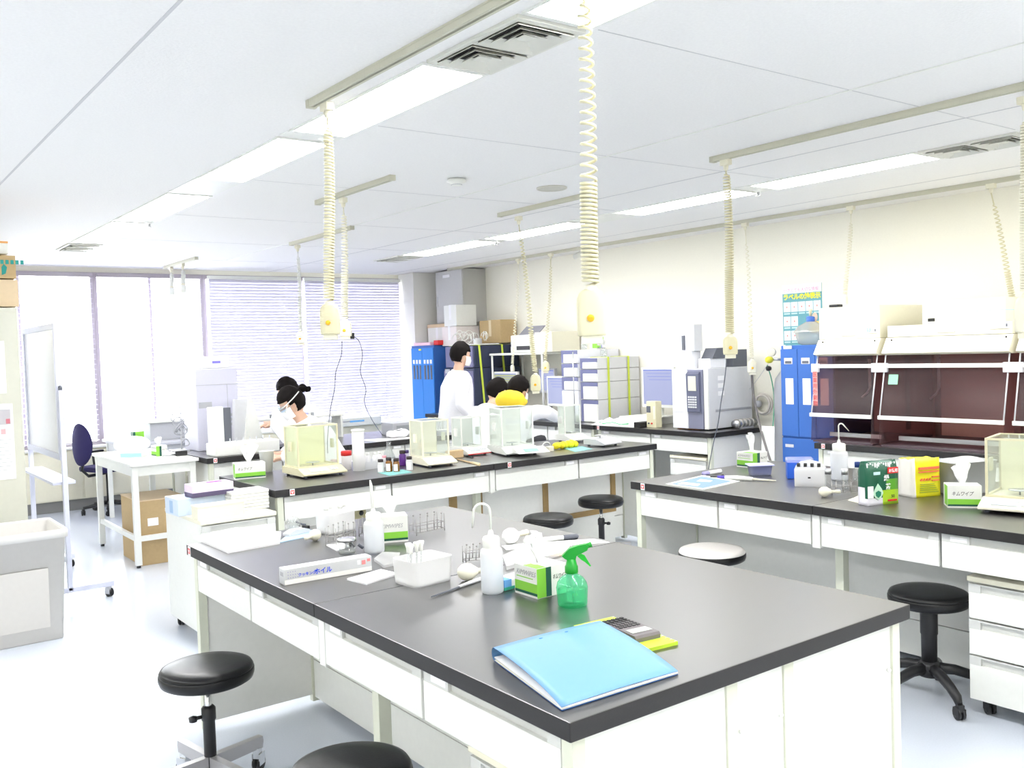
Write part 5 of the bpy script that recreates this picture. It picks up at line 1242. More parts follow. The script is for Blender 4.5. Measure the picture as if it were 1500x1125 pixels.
# liquid chromatograph stacks
LCW = mat('lc_white', (.86, .87, .93), .45); LCB = mat('lc_band', (.13, .14, .28), .45)
def lc_stack(label, y0, y1, zs, x0, x1, sidem):
    t = thing('analyser_stack', label, 'instrument', ((x0+x1)/2, (y0+y1)/2, .8), 0, 'stacked white analyser modules')
    for a, b in zip(zs[:-1], zs[1:]):
        md = MB().box(x0, x1, y0, y1, a+.002, b-.002, .004).build('module', sidem, t)
        if b-a < .3:
            MB().box(x0-.012, x0, y0+.005, y1-.045, a+.006, b-.045, .003).build('door', WHITE, md)
            MB().box(x0-.006, x0, y0+.002, y1-.002, b-.043, b-.004, .001).box(x0-.006, x0, y1-.043, y1-.002, a+.006, b-.043, .001).build('dark_band', LCB, md)
        else: MB().box(x0-.010, x0, y0+.005, y1-.005, a+.006, b-.006, .003).build('door', LCW, md)
    return t
lc_stack('white analyser stack with yellow straps, right one of the pair', 6.97, 7.23, [.8, 1.03, 1.21, 1.34, 1.455], 6.28, 6.86, LGREY)
lc_stack('white analyser stack, left one of the pair', 7.27, 7.53, [.8, 1.12, 1.26, 1.40, 1.54], 6.28, 6.86, LCW)
for k, (y, x) in enumerate(((6.962, 6.42), (6.962, 6.70))):
    s = tag(MB().box(x-.012, x+.012, 6.958, 6.963, .80, 1.458).box(x-.012, x+.012, 6.96, 7.22, 1.456, 1.461).build('yellow_strap', YGREEN, wloc=(x, 6.96, .8)), 'yellow securing strap on the right analyser stack, %s' % ('front one' if k == 0 else 'rear one'), 'strap', 'yellow securing straps')
for k in range(5):
    bt = thing('solvent_bottle', ('white capped solvent bottle on the strapped analyser stack', 'violet capped solvent bottle on the analyser stacks', 'green capped solvent bottle on the left analyser stack', 'white capped solvent bottle on the left analyser stack', 'cream capped solvent bottle on the left analyser stack')[k], 'bottle', (6.42+.08*(k % 3), 7.02+.1*k, 1.457 if k < 2 else 1.542), 0, 'bottles on the analyser stacks')
    MB().lathe([(.001, 0), (.030, .002), (.030, .08), (.014, .10)], 16).build('bottle_body', LAB, bt, world=False)
    MB().lathe([(.016, .098), (.016, .125), (.001, .126)], 14).build('cap', (WHITE, mat('cap_violet', (.30, .25, .80), .4), GREEN, WHITE, CREAM)[k], bt, world=False)
wipe_box('small tissue carton on top of the left analyser stack', (6.70, 7.42, 1.542), 0, .12, .11, .09, .07, (0, 0), 12, 1)
tag(MB().tube([(0, 0, 0), (0, 0, .72)], .006, 8).box(-.04, .04, -.04, .04, 0, .01).build('support_rod', STEEL, loc=(6.20, 7.25, .8)), 'thin steel rod standing between the two analyser stacks', 'rod')
monitor('tilted monitor left of the analyser stacks, blue screen', 7.56, 8.0, .93, 1.26, 6.45, bench_z=.8)
monitor('monitor with pale green screen behind the bending people', 8.47, 8.93, .98, 1.31, 6.40, SCREENG, bench_z=.8)
monitor('small dark framed monitor on the wall bench below the rack', 8.06, 8.36, 1.06, 1.34, 6.62, SCREEN, GREY, bench_z=.8)
tag(MB().box(-.07, .07, -.20, .20, 0, .02, .004).build('keyboard', DGREY, loc=(6.25, 7.80, .8)), 'dark keyboard in front of the tilted monitor', 'keyboard')
# white rack with printer
rk = thing('white_rack', 'white tubular rack above the wall bench holding a printer', 'rack', (6.60, 8.40, .8))
MB().box(6.36, 6.85, 7.95, 8.95, 1.50, 1.525, .005).build('shelf_board', WHITE, rk)
for y in (7.98, 8.92):
    for x in (6.38, 6.83):
        MB().tube([(x, y, .8), (x, y, 1.50)], .012, 8).build('leg', WHITE, rk)
pr_ = thing('inkjet_printer', 'white printer with raised dark grey tray on the rack', 'printer', (6.60, 8.38, 1.526))
MB().box(-.18, .18, -.22, .22, 0, .20, .015).build('case', WHITE, pr_, world=False)
MB().box(-.19, -.178, -.14, .10, .03, .075, .003).build('output_slot', BLACK, pr_, world=False)
MB().extr([(-.10, .20), (.02, .30), (.03, .295), (-.08, .20)], 'y', -.17, .17).build('paper_tray', mat('tray_slate', (.30, .30, .34), .5), pr_, world=False)
bxp = tag(MB().box(-.20, .20, -.15, .15, 0, .22, .004).build('white_carton', CREAMW, loc=(6.62, 8.10-.05, 1.526)), 'white carton right of the printer on the rack', 'carton')
bxp.location.y = 8.0
# navy instrument at the far end
nv = thing('navy_instrument', 'tall dark navy analyser held by yellow straps in corner', 'instrument', (6.5, 9.2, .8))
X0 = 6.16
v0 = ax(672, 520, X0)
MB().box(X0, 6.84, 8.98, 9.62, .8, 1.36, .006).build('lower_case', NAVY, nv)
MB().box(X0+.02, 6.84, 9.0, 9.60, 1.365, 1.625, .006).build('upper_case', NAVY, nv)
MB().box(X0-.014, X0, 8.99, 9.61, .81, 1.33, .003).build('front_door', NAVYLIT, nv)  # left-facing front coloured paler for the window light on it
MB().box(X0+.002, X0+.02, 9.01, 9.59, 1.37, 1.62, .003).build('front_panel', NAVYLIT, nv)
MB().box(X0-.016, X0-.013, 9.48, 9.58, 1.42-.12, 1.47-.12).build('vent_grille', GREY, nv)
MB().box(6.70, 6.80, 8.975, 8.98, 1.50, 1.60).build('paper_label', PAPER, nv)
for k, x in enumerate((6.22, 6.55)):
    tag(MB().extr([(x, 1.63), (x+.025, 1.63), (x+.085, .82), (x+.06, .82)], 'y', 8.965, 8.970).box(x, x+.025, 8.97, 9.6, 1.628, 1.632).build('yellow_strap', YGREEN, wloc=(x, 8.97, .8)), 'yellow securing strap on the navy analyser, %s' % ('left one' if k == 0 else 'right one'), 'strap', 'yellow securing straps')
# tangle of tubing and glass on top
tg = thing('tubing_tangle', 'tangle of clear tubing and small valves atop navy analyser', 'tubing', (6.38, 9.25, 1.633))
m = MB(); random.seed(3)
for k in range(14):
    cx, cy, cz, R_ = random.uniform(-.18, .12), random.uniform(-.22, .2), random.uniform(.05, .12), random.uniform(.03, .07); ph = random.uniform(0, 3)
    m.tube([(cx+R_*math.cos(a)*math.cos(ph), cy+R_*math.cos(a)*math.sin(ph), cz+R_*math.sin(a)) for a in [2*PI*i/14*.8 for i in range(15)]], .004, 5)
m.build('tubes', WHITE, tg, world=False)['kind'] = 'stuff'
for k in range(6): MB().box(-.15+k*.05, -.12+k*.05, -.20+k*.05, -.17+k*.05, 0, .08, .003).build('valve', LGREY, tg, world=False)
MB().box(-.22, .16, -.26, .24, 0, .012).build('tray', WHITE, tg, world=False)
# blue cabinet in the corner
b2 = thing('blue_cabinet', 'blue metal cabinet in the corner beside the column', 'cabinet', (6.5, 10.2, 0))
MB().box(6.24, 6.86, 9.98, 10.52, 0, 1.65, .004).build('body', BLUE, b2)
for k in range(2):
    y0_ = 9.985+k*.266
    d_ = MB().box(6.228, 6.238, y0_, y0_+.262, .70, 1.62, .003).build('door', mat('cabinet_lightblue', (.03, .24, .72), .45), b2)
    for j in range(3):
        MB().box(6.222, 6.228, y0_+.03+j*.075, y0_+.065+j*.075, 1.22, 1.40, .002).build('dark_slot', DGREY, d_)
        MB().box(6.224, 6.228, y0_+.03+j*.075, y0_+.07+j*.075, 1.42, 1.47).build('door_card', PAPER, d_)
MB().box(6.228, 6.238, 9.985, 10.517, .05, .69, .003).build('lower_door', MATS['cabinet_lightblue'], b2)
MB().box(6.224, 6.228, 10.13, 10.21, .745, .765).box(6.224, 6.228, 10.26, 10.32, 1.59, 1.61).build('yellow_sticker', YEL, b2)
# boxes above
def cbox(label, x0, x1, y0, y1, z0, z1, m, lid=None, name='carton_box', group=None):
    t = thing(name, label, 'box', ((x0+x1)/2, (y0+y1)/2, z0), 0, group)
    MB().box(x0, x1, y0, y1, z0, z1, .003).build('carton', m, t)
    if lid:
        MB().box(x0-.004, x1+.004, y0-.004, y1+.004, z1-.04, z1+.004, .002).build('lid', lid, t)
    MB().box(x0-.0005, x1+.0005, (y0+y1)/2-.025, (y0+y1)/2+.025, z0+.3*(z1-z0), z1+.0045).build('tape', mat('tape_tan', (.72, .62, .42), .4) if m in (CARD, CARDL) else PAPER, t)
    return t
cbox('white carton with tan lid on the corner blue cabinet', 6.46, 6.80, 10.02, 10.46, 1.652, 1.92, WHITE, CARDL)
cbox('tall white box stacked behind the tubing tangle', 6.36, 6.66, 9.62, 9.90, 1.88, 2.14, WHITE)
cbox('white box supporting the tall white box', 6.36, 6.70, 9.63, 9.96, 1.635, 1.876, mat('box_pinkish', (.80, .74, .72), .6))
cbox('brown cardboard box at the right of navy analyser top', 6.62, 6.86, 9.06, 9.50, 1.65, 1.93, CARD)
tag(MB().box(-.10, .10, -.20, .20, 0, .04, .003).build('pink_file', mat('file_pink', (.90, .62, .70), .5), loc=(6.34, 10.26, 1.652)), 'pale pink flat file on the corner blue cabinet', 'file')
tag(MB().box(-.05, .05, -.05, .05, 0, .06, .004).build('red_tin', RED, loc=(6.33, 9.99, 1.652)), 'small red box on corner blue cabinet edge', 'box')
# grey wall cupboard under the ceiling
cu = thing('wall_cupboard', 'grey wall cupboard high in the corner under ceiling', 'cabinet', (6.7, 10.05, 1.95))
MB().box(6.53, 6.878, 9.70, 10.33, 1.93, 2.60, .003).build('body', mat('cupboard_grey', (.52, .52, .50), .5), cu)
MB().box(6.52, 6.53, 9.71, 10.32, 1.94, 2.59, .002).build('door', mat('cupboard_door_lit', (.60, .60, .59), .5), cu)  # door colour lighter than the body, for window light on this face
MB().box(6.514, 6.52, 9.98, 10.14, 2.51, 2.545).build('door_label', PAPER, cu)
MB().box(6.508, 6.52, 10.28, 10.295, 2.15, 2.28, .003).build('handle', LGREY, cu)
cq = ax(853, 370, 6.82)
cm = thing('security_camera', 'small white tube camera on the right wall near ceiling', 'camera', (6.80, cq.y, cq.z-.03))
MB().tube([(.055, 0, .10), (-.01, 0, .03)], .012, 8).build('bracket', WHITE, cm, world=False)
MB().tube([(-.08, .02, -.02), (.03, 0, .03)], .028, 14).build('housing', WHITE, cm, world=False)

# ================================================================== PEOPLE
def head_parts(M, hair='short', mask=True, glasses=False, strap=False):
    """returns dict of MBs in body space; head local: face -y, centre 0"""
    out = {}
    sk = MB(); sk.ell((0, 0, 0), (.074, .092, .112), 20, 14); sk.ell((0, -.030, -.060), (.052, .058, .050), 16, 10)
    sk.ell((0, -.096, -.012), (.012, .016, .020), 10, 8)
    for sx in (-1, 1): sk.ell((sx*.077, .004, -.008), (.010, .018, .030), 10, 8)
    sk.ell((0, -.088, -.052), (.022, .008, .006), 10, 6)
    sk.xf(M); out['skin'] = sk
    hm = MB(); s = hm.mark(); hm.ell((0, .010, .014), (.090, .108, .122), 32, 22)
    for i, v in enumerate(hm.v):
        nn = noise.noise(v*38)*.008+noise.noise(v*90)*.004
        d = (v-Vector((0, .010, .014))); L = d.length or 1
        low = v.z < (.030 if v.y < -.045 else (-.010+ .3*(-v.y) if v.y < .02 else -.085))
        face = v.y < -.048 and v.z < .040
        side = v.y < -.005 and v.z < -.012
        nape = v.z < -.080
        if face or side or nape: hm.v[i] = Vector((0, .010, .014))+d*.66
        else: hm.v[i] = v+d/L*nn
    if hair == 'bun':
        hm.ell((.0, .135, .045), (.030, .035, .034), 14, 10); hm.ell((.0, .165, .015), (.022, .028, .024), 12, 8)
    if hair == 'long': hm.ell((0, .06, -.05), (.085, .065, .09), 20, 12)
    hm.xf(M); out['hair'] = hm
    ey = MB()
    for sx in (-1, 1): ey.ell((sx*.030, -.085, .006), (.011, .006, .005), 10, 6)
    ey.xf(M); out['eyes'] = ey
    if mask:
        mk = MB(); vs = []; n = 12
        for j in range(7):
            for k in range(n+1):
                a = -1.25+2.5*k/n; z = -.098+.088*j/6
                bl = 1+.10*math.sin(PI*j/6)*math.cos(a)
                vs.append((.081*math.sin(a)*bl, -.010-.094*math.cos(a)*bl*(1.02 if j < 5 else .98), z))
        fs = [(j*(n+1)+k, j*(n+1)+k+1, (j+1)*(n+1)+k+1, (j+1)*(n+1)+k) for j in range(6) for k in range(n)]
        mk.add(vs, fs, True); mk.add([(x*.985, y+.003, z) for x, y, z in vs], [f[::-1] for f in fs], True)
        for sx in (-1, 1): mk.tube([(sx*.076, -.035, -.02), (sx*.083, -.008, .010), (sx*.086, .014, 0)], .0018, 5)
        mk.xf(M); out['mask'] = mk
    if glasses:
        gl_ = MB()
        for sx in (-1, 1):
            gl_.tube([(sx*.032+.024*math.cos(a), -.098, .006+.016*math.sin(a)) for a in [2*PI*k/12 for k in range(13)]], .002, 5, False)
            gl_.tube([(sx*.056, -.098, .010), (sx*.082, -.05, .012), (sx*.084, .01, .008)], .002, 5)
        gl_.xf(M); out['glasses'] = gl_
    if strap:
        st = MB()
        st.tube([(sx_*.0, 0, 0) for sx_ in (0,)]+[(0.0001, 0, 0)], .0001, 4) if False else None
        pts = []
        for k in range(15):
            a = -2.4+4.8*k/14; pts.append((.094*math.sin(a), -.112*math.cos(a)+.006, .004+.05*(.5-.5*math.cos(a))))
        st.tube(pts, .0045, 6)
        for sx in (-1, 1): st.tube([(sx*.088, -.045, .012), (sx*.086, -.070, -.010), (sx*.07, -.09, -.03)], .004, 6)
        st.xf(M); out['strap'] = st
        lens = MB(); vs = []; n = 10
        for j in range(2):
            for k in range(n+1): a = -1.0+2.0*k/n; vs.append((.086*math.sin(a), -.018-.092*math.cos(a), -.022+.048*j))
        lens.add(vs, [(k, k+1, k+n+2, k+n+1) for k in range(n)], True); lens.xf(M); out['lens'] = lens
    return out
def remesh(o, vox, smooth=4):
    r = o.modifiers.new('union', 'REMESH'); r.mode = 'VOXEL'; r.voxel_size = vox; r.use_smooth_shade = True
    s = o.modifiers.new('soften', 'SMOOTH'); s.factor = .5; s.iterations = smooth
def hand(mb, wrist, d, curl=.5, side=1, s=1.0):
    """palm with five bent fingers; d = pointing direction"""
    d = Vector(d).normalized(); up = Vector((0, 0, 1)) if abs(d.z) < .9 else Vector((0, -1, 0))
    x = d.cross(up).normalized()*side; n = x.cross(d).normalized()*side
    w0 = Vector(wrist)
    mb.tube([w0-d*.02, w0+d*.02, w0+d*.05, w0+d*.085], [.024*s, .026*s, .032*s, .028*s], 10)
    for k, (off, L) in enumerate(((-.027, .066), (-.009, .076), (.010, .072), (.027, .055))):
        b = w0+d*.078+x*off; k1 = (d-n*curl*.5).normalized(); k2 = (d-n*curl*1.4).normalized()
        mb.tube([b, b+k1*L*.45, b+k1*L*.45+k2*L*.35, b+k1*L*.45+k2*L*.35+(k2-n*curl*.6).normalized()*L*.3], [.0095*s, .009*s, .008*s, .0065*s], 8)
    b = w0+d*.025-x*.026; t1 = (d*.6-x*.8-n*.2).normalized()
    mb.tube([b, b+t1*.035, b+t1*.035+(d*.9-n*.3).normalized()*.03], [.012*s, .011*s, .009*s], 8)
def person(label, loc, rz, hip, lean, headp, headturn, Larm, Rarm, legs, hair='short', coat_len=.48, vox=.011, hood=False, glasses=False, strap=False, H=1.0, roll=0):
    """Larm/Rarm: (elbow, wrist, hand dir) in local coords. forward is -y"""
    t = thing('person', label, 'person', loc, rz, 'people in white lab coats')
    dirv = Vector((0, -math.sin(lean), math.cos(lean))); pel = Vector((0, 0, hip))
    chest = pel+dirv*.34; nk = pel+dirv*.50; b2 = lean*.75
    hd = nk+Vector((0, -math.sin(b2+.15), math.cos(b2+.15)))*.165
    R = Matrix.Rotation(headturn, 4, 'Z') @ Matrix.Rotation(headp, 4, 'X') @ Matrix.Rotation(roll, 4, 'Y')
    HM = Matrix.Translation(hd) @ R
    HP = head_parts(HM, hair, True, glasses, strap)
    TR = Matrix.Rotation(lean, 3, 'X')
    sk = HP['skin']
    sk.tube([tuple(nk-dirv*.06), tuple(nk+dirv*.03), tuple(hd-Vector((0, 0, .05)))], [.058, .052, .05], 14)
    sh = {1: pel+dirv*.44+Vector((.175, 0, 0)), -1: pel+dirv*.44+Vector((-.175, 0, 0))}
    sk.loft([(pel, .13, .09, TR), (chest, .14, .09, TR), (nk-dirv*.03, .10, .06, TR)])
    for sd, arm in ((1, Larm), (-1, Rarm)):
        e, wr, hdv = [Vector(a) for a in arm]
        sk.tube([sh[sd], e, wr], [.042, .036, .026], 10); hand(sk, wr, hdv, .5, sd)
    for sd in (1, -1):
        kn, an = [Vector(a) for a in legs[0 if sd == 1 else 1]]
        sk.tube([pel+Vector((.085*sd, 0, -.02)), kn, an], [.07, .048, .035], 10)
    for i in range(len(sk.v)): pass
    body = sk.build('body', SKIN, t, world=False); remesh(body, .0085, 2)
    HP['hair'].build('hair', HAIR, t, world=False)
    HP['eyes'].build('eyes', BLACK, t, world=False)
    HP['mask'].build('face_mask', PAPER, t, world=False)
    if glasses: HP['glasses'].build('glasses', DGREY, t, world=False)
    if strap: HP['strap'].build('goggle_strap', WHITE, t, world=False); HP['lens'].build('goggle_lens', clear('goggle', (.75, .85, .95), .1), t, world=False)
    # trousers and shoes
    tr_ = MB()
    tr_.loft([(pel+Vector((0, 0, .08)), .15, .11, None), (pel, .165, .12, None), (pel-Vector((0, 0, .08)), .16, .11, None)])
    for sd in (1, -1):
        kn, an = [Vector(a) for a in legs[0 if sd == 1 else 1]]
        tr_.tube([pel+Vector((.085*sd, 0, -.03)), kn, an+Vector((0, 0, -.02))], [.10, .075, .06], 12)
        so_ = MB().ell((an.x, an.y-.05, .04), (.045, .125, .045), 14, 8)
        for i, v in enumerate(so_.v): so_.v[i].z = max(0.002, v.z)
        so_.build('shoe', WHITE if hood else BLACK, t, world=False)
    o = tr_.build('trousers', TROUS, t, world=False); remesh(o, .014, 3)
    # coat
    co = MB(); hem = coat_len
    leanhem = Vector((0, .0, -1))
    rings = []
    if hem:
        rings += [(pel+leanhem*hem+Vector((0, .02, 0)), .27, .22, None), (pel+leanhem*hem*.5, .24, .20, None)]
    if hood: rings = []
    rings += [(pel+Vector((0, .01, .03 if hood else 0)), .215, .18, Matrix.Rotation(lean*.5, 3, 'X')), (pel+dirv*.18+Vector((0, .01, 0)), .205, .165, TR), (chest+Vector((0, .01, 0)), .215, .16, TR), (pel+dirv*.43, .195, .13, TR), (pel+dirv*.49, .12, .095, TR), (nk+dirv*.005, .07, .07, TR)]
    co.loft(rings, 24)
    for sd, arm in ((1, Larm), (-1, Rarm)):
        e, wr, _ = [Vector(a) for a in arm]
        co.ell(sh[sd]-dirv*.02, (.075, .075, .075), 14, 10)
        co.tube([sh[sd]-dirv*.03, sh[sd].lerp(e, .5), e, e.lerp(wr, .6), wr.lerp(e, .12)], [.075, .066, .060, .055, .050], 14)
    for i, v in enumerate(co.v): co.v[i] = v+Vector((noise.noise(v*9), noise.noise(v*9+Vector((5, 0, 0))), 0))*.008
    o = co.build('lab_coat', COAT, t, world=False); remesh(o, vox, 5)
    # collar
    cl_ = MB(); pts = []
    for k in range(13):
        a = PI*.0+PI*k/12; pts.append(nk+Vector((.075*math.cos(a), .070*math.sin(a)-.01, 0))-dirv*.0+Vector((0, 0, -.03*abs(math.cos(a)))))
    cl_.tube(pts, [.010]+[.020]*11+[.010], 8); cl_.build('collar', COAT, t, world=False)
    if hood:
        hb = MB().ell(nk+Vector((0, .06, .05)), (.15, .105, .095), 22, 14).ell(nk+Vector((0, -.02, .03)), (.12, .11, .055), 20, 12)
        for i, v in enumerate(hb.v): hb.v[i] = v+Vector((0, 0, 1))*noise.noise(v*14)*.012
        o = hb.build('hood', HOOD, t, world=False); remesh(o, .010, 3)
    return t
def seat_legs(hip): return (((.11, -.40, hip-.04), (.11, -.36, .08)), ((-.11, -.40, hip-.04), (-.11, -.36, .08)))
def std_legs(hip, spread=.09, fwd=0): return (((spread, fwd*.5, hip*.52), (spread, fwd, .08)), ((-spread, fwd*.5, hip*.52), (-spread, fwd, .08)))
# standing person seen from behind, hand by the hip
person('person standing in white lab coat, dark hair, face mask, looking right', (5.115, 7.785, 0), math.radians(75), .87, .06, .22, -.0,
       ((.25, .03, 1.05), (.25, -.18, .86), (0, -.6, -.8)), ((-.25, .04, 1.05), (-.27, -.14, .86), (0, -.5, -.85)), std_legs(.86), coat_len=.42)
# two people bending together beyond the balance bench
person('person in white lab coat bending forward, left of yellow hood', (4.975, 7.275, 0), math.radians(100), .585, .50, .50, -.45,
       ((.24, -.22, .80), (.12, -.40, .72), (0, -1, -.2)), ((-.24, -.22, .80), (-.12, -.40, .72), (0, -1, -.2)), seat_legs(.585), coat_len=.10, glasses=True)
person('person with yellow hood over lab coat, seen from behind', (4.80, 6.64, 0), math.radians(112), .635, .56, .45, -.35,
       ((.26, -.26, .88), (.16, -.45, .80), (0, -1, -.1)), ((-.33, -.28, 1.0), (-.30, -.52, .93), (0, -1, -.1)), (((.11, -.40, .70), (.11, -.36, .08)), ((-.16, -.42, .74), (-.14, -.36, .08))), coat_len=.02, hood=True)
# two people working at the window side
person('person in lab coat with white goggle strap, black hair in bun', (3.24, 6.73, 0), math.radians(248), .62, .47, .55, .15,
       ((.25, -.22, .84), (.12, -.40, .80), (-.2, -1, -.1)), ((-.25, -.22, .84), (-.12, -.40, .80), (.2, -1, -.1)), seat_legs(.62), hair='bun', coat_len=.10, strap=True)
person('person with black hair bent down near the window, behind another', (3.97, 8.50, 0), math.radians(248), .65, .47, .45, .1,
       ((.25, -.25, .96), (.12, -.46, .92), (-.2, -1, -.1)), ((-.25, -.25, .96), (-.12, -.46, .92), (.2, -1, -.1)), seat_legs(.63), hair='short', coat_len=.10)
for (x, y, lb) in ((4.80, 6.66, 'stool under the person with the yellow hood'), (4.975, 7.29, 'stool under the seated person left of yellow hood'), (3.24, 6.73, 'stool under the person with the hair bun'), (3.97, 8.50, 'stool under the person bent down near the window')):
    copy_thing(st1, (x, y, 0), .4, 'black round '+lb)

# ================================================================== WINDOW SIDE BENCH CLUTTER
ins = thing('tall_instrument', 'tall pale lilac instrument cabinet on the far bench', 'instrument', (2.72, 7.95, .8))
LIL = mat('lilac_panel', (.62, .62, .74), .5)
MB().box(-.19, .17, -.15, .20, 0, .69, .008).build('case', LIL, ins, world=False)
MB().box(-.192, .172, -.152, -.15, .55, .555).box(.075, .078, -.153, -.15, .0, .55).build('panel_gap', GREY, ins, world=False)
for z in (.20, .24, .28): MB().box(.02, .14, -.154, -.15, z, z+.022).build('vent_slot', GREY, ins, world=False)
MB().box(-.17, -.06, -.154, -.15, .36, .41).build('label_panel', GREY, ins, world=False)
wm_ = tag(MB().box(-.13, .13, -.12, .12, 0, .10, .006).build('white_device', WHITE, loc=(2.72, 7.98, 1.492)), 'low white device on top of the lilac instrument', 'device')
MB().box(-.02, .05, -.123, -.12, .04, .06).build('blue_badge', mat('badge_violet', (.25, .22, .75), .5), wm_, world=False)
mo = thing('computer_monitor', 'white monitor seen from the side on the far bench', 'monitor', (2.66, 7.50, .8), 0, 'computer monitors')
MB().box(-.14, -.02, -.03, .02, .05, .38, .006).build('bezel', WHITE, mo, world=False)
MB().box(-.02, .04, -.032, .018, .03, .37, .003).build('dark_side', DGREY, mo, world=False)
MB().box(-.10, .06, -.08, .08, 0, .02, .003).box(-.05, -.01, -.01, .03, .02, .1).build('foot', WHITE, mo, world=False)
mo2 = thing('computer_monitor', 'white monitor back leaning, right of the dark edged one', 'monitor', (2.90, 7.72, .8), 0, 'computer monitors')
MB().extr([(-.10, .04), (.12, .04), (.05, .42), (-.08, .42)], 'y', -.03, .03).build('bezel', LGREY, mo2, world=False)
MB().extr([(-.02, .05), (.16, .0), (.07, .40), (.03, .42)], 'y', -.06, -.03).build('side_shell', WHITE, mo2, world=False)
MB().box(-.08, .10, -.10, .08, 0, .02, .003).build('foot', WHITE, mo2, world=False)
bxw = tag(MB().box(-.27, .27, -.10, .10, 0, .10, .012).build('white_tray_box', WHITE, loc=(2.74, 7.33, .8)), 'long low white box at the far bench front edge', 'box')
for k in range(9): MB().lathe([(.005, 0), (.005, .03), (.001, .031)], 8, (2.52+k*.055, 7.32, .90)).build('tube_top', LGREY, bxw)
# open binder lying tilted
bd = thing('open_binder', 'open white binder with tilted pages left of the people', 'binder', (3.24, 7.48, .8), -.1)
MB().box(-.20, .20, -.12, .12, 0, .018, .003).build('black_tray', BLACK, bd, world=False)
m = MB().box(-.19, .19, -.003, .003, 0, .24, .001).xf(Matrix.Translation((-.02, .0, .085)) @ Matrix.Rotation(-.45, 4, 'X') @ Matrix.Rotation(.30, 4, 'Y')); m.build('page', PAPER, bd, world=False)
m = MB().box(-.16, .16, -.003, .003, 0, .20, .001).xf(Matrix.Translation((.03, -.05, .085)) @ Matrix.Rotation(-.7, 4, 'X') @ Matrix.Rotation(-.35, 4, 'Y')); m.build('page', mat('page_grey', (.78, .79, .88), .7), bd, world=False)
for k in range(4):
    tag(MB().box(-.011, .011, -.10, .10, 0, .27, .002).build('ring_binder', (LGREY, mat('spine_violet', (.45, .45, .80), .5), WHITE, GREY)[k], loc=(3.42+k*.028, 7.75, .8)), 'upright ring binder in the row left of the people, %s one' % ('first', 'second', 'third', 'fourth')[k], 'binder', 'upright ring binders')
tag(MB().box(-.15, .15, -.02, .02, 0, .03, .003).build('black_bar', BLACK, loc=(3.42, 8.05, 1.02)), 'black bar edge of raised shelf behind binders', 'bar')
sh2 = thing('raised_shelf', 'low white raised shelf at the back of the far bench', 'shelf', (3.5, 8.05, .8))
MB().box(-.45, .45, -.10, .10, .20, .218, .003).build('board', WHITE, sh2, world=False)
for x in (-.43, .43): MB().box(x-.01, x+.01, -.10, .10, 0, .20).build('leg', WHITE, sh2, world=False)
gb_ = thing('grey_instrument', 'dark grey low instrument with rack on the far bench', 'instrument', (4.42, 7.72, .8))
MB().box(-.14, .14, -.11, .11, 0, .115, .004).build('case', GREY, gb_, world=False)
MB().box(-.10, .10, -.113, -.11, .02, .09).build('front_plate', mat('slate', (.30, .32, .34), .5), gb_, world=False)
tr3 = thing('tube_rack', 'white wire tube rack beside the dark grey instrument', 'rack', (4.66, 7.45, .8), .1)
MB().box(-.10, .10, -.05, .05, .11, .118).box(-.10, .10, -.05, .05, .03, .036).build('rack_plate', WHITE, tr3, world=False)
for x in (-.095, .095):
    for y in (-.045, .045): MB().tube([(x, y, 0), (x, y, .12)], .004, 6).build('leg', WHITE, tr3, world=False)
for k in range(6): MB().tube([(-.075+k*.03, 0, .03), (-.075+k*.03, 0, .145)], .007, 8).build('tube', POLY, tr3, world=False)
cr = thing('crumpled_bag', 'crumpled white bag with dark print on the far bench', 'bag', (4.22, 7.40, .8), .2)
m = MB().ell((0, 0, .035), (.13, .09, .04), 22, 12)
for i, v in enumerate(m.v): m.v[i] = v+Vector((0, 0, 1))*noise.noise(v*20)*.02; m.v[i].z = max(.001, m.v[i].z)
m.build('bag', PAPER, cr, world=False)
MB().box(-.05, .02, -.05, .0, .072, .076).build('dark_print', INKG, cr, world=False)
ppr = sheet('paper_sheets', 'loose white sheets on the far bench right half', 'paper', [(3.9, 7.22), (4.3, 7.24), (4.25, 7.36), (3.85, 7.5)], .004, PAPER)
shf = thing('long_wall_unit', 'long white unit with blue light strip below closed blinds', 'unit', (5.25, 10.66, .6))
MB().box(-.55, .55, -.06, .06, .07, .17, .01).build('case', WHITE, shf, world=False)
MB().box(-.50, .2, -.064, -.06, .12, .135).build('grey_vent', GREY, shf, world=False)
MB().box(.1, .3, -.065, -.06, .115, .135).build('blue_strip', mat('strip_blue', (.15, .45, .85), .4), shf, world=False)
# white table at the head of the far bench
wt = thing('white_table', 'white work table with square legs, left of far bench', 'table', (2.11, 7.9, 0))
MB().box(1.855, 2.375, 7.32, 8.52, .775, .80, .004).build('tabletop', WHITE, wt)
MB().box(1.88, 2.35, 7.345, 7.365, .70, .775).box(1.88, 1.90, 7.36, 8.49, .70, .775).box(2.33, 2.35, 7.36, 8.49, .70, .775).box(1.88, 2.35, 8.475, 8.495, .70, .775).build('apron', WHITE, wt)
for x in (1.875, 2.31):
    for y in (7.34, 8.455):
        MB().box(x, x+.045, y, y+.045, .02, .775, .003).build('leg', WHITE, wt); MB().lathe([(.016, 0), (.016, .02)], 10, (x+.022, y+.022, 0)).build('foot', BLACK, wt)
MB().box(1.92, 2.31, 7.35, 7.375, .20, .24).box(1.885, 1.91, 7.385, 8.455, .20, .24).build('stretcher', WHITE, wt)
cbx = thing('cardboard_box', 'large brown cardboard box on floor under white table', 'box', (2.13, 7.65, 0))
MB().box(1.93, 2.29, 7.41, 7.93, 0, .50, .003).build('carton', CARD, cbx)
MB().box(1.925, 2.295, 7.405, 7.935, .495, .502, .002).build('top_flap', CARDL, cbx)
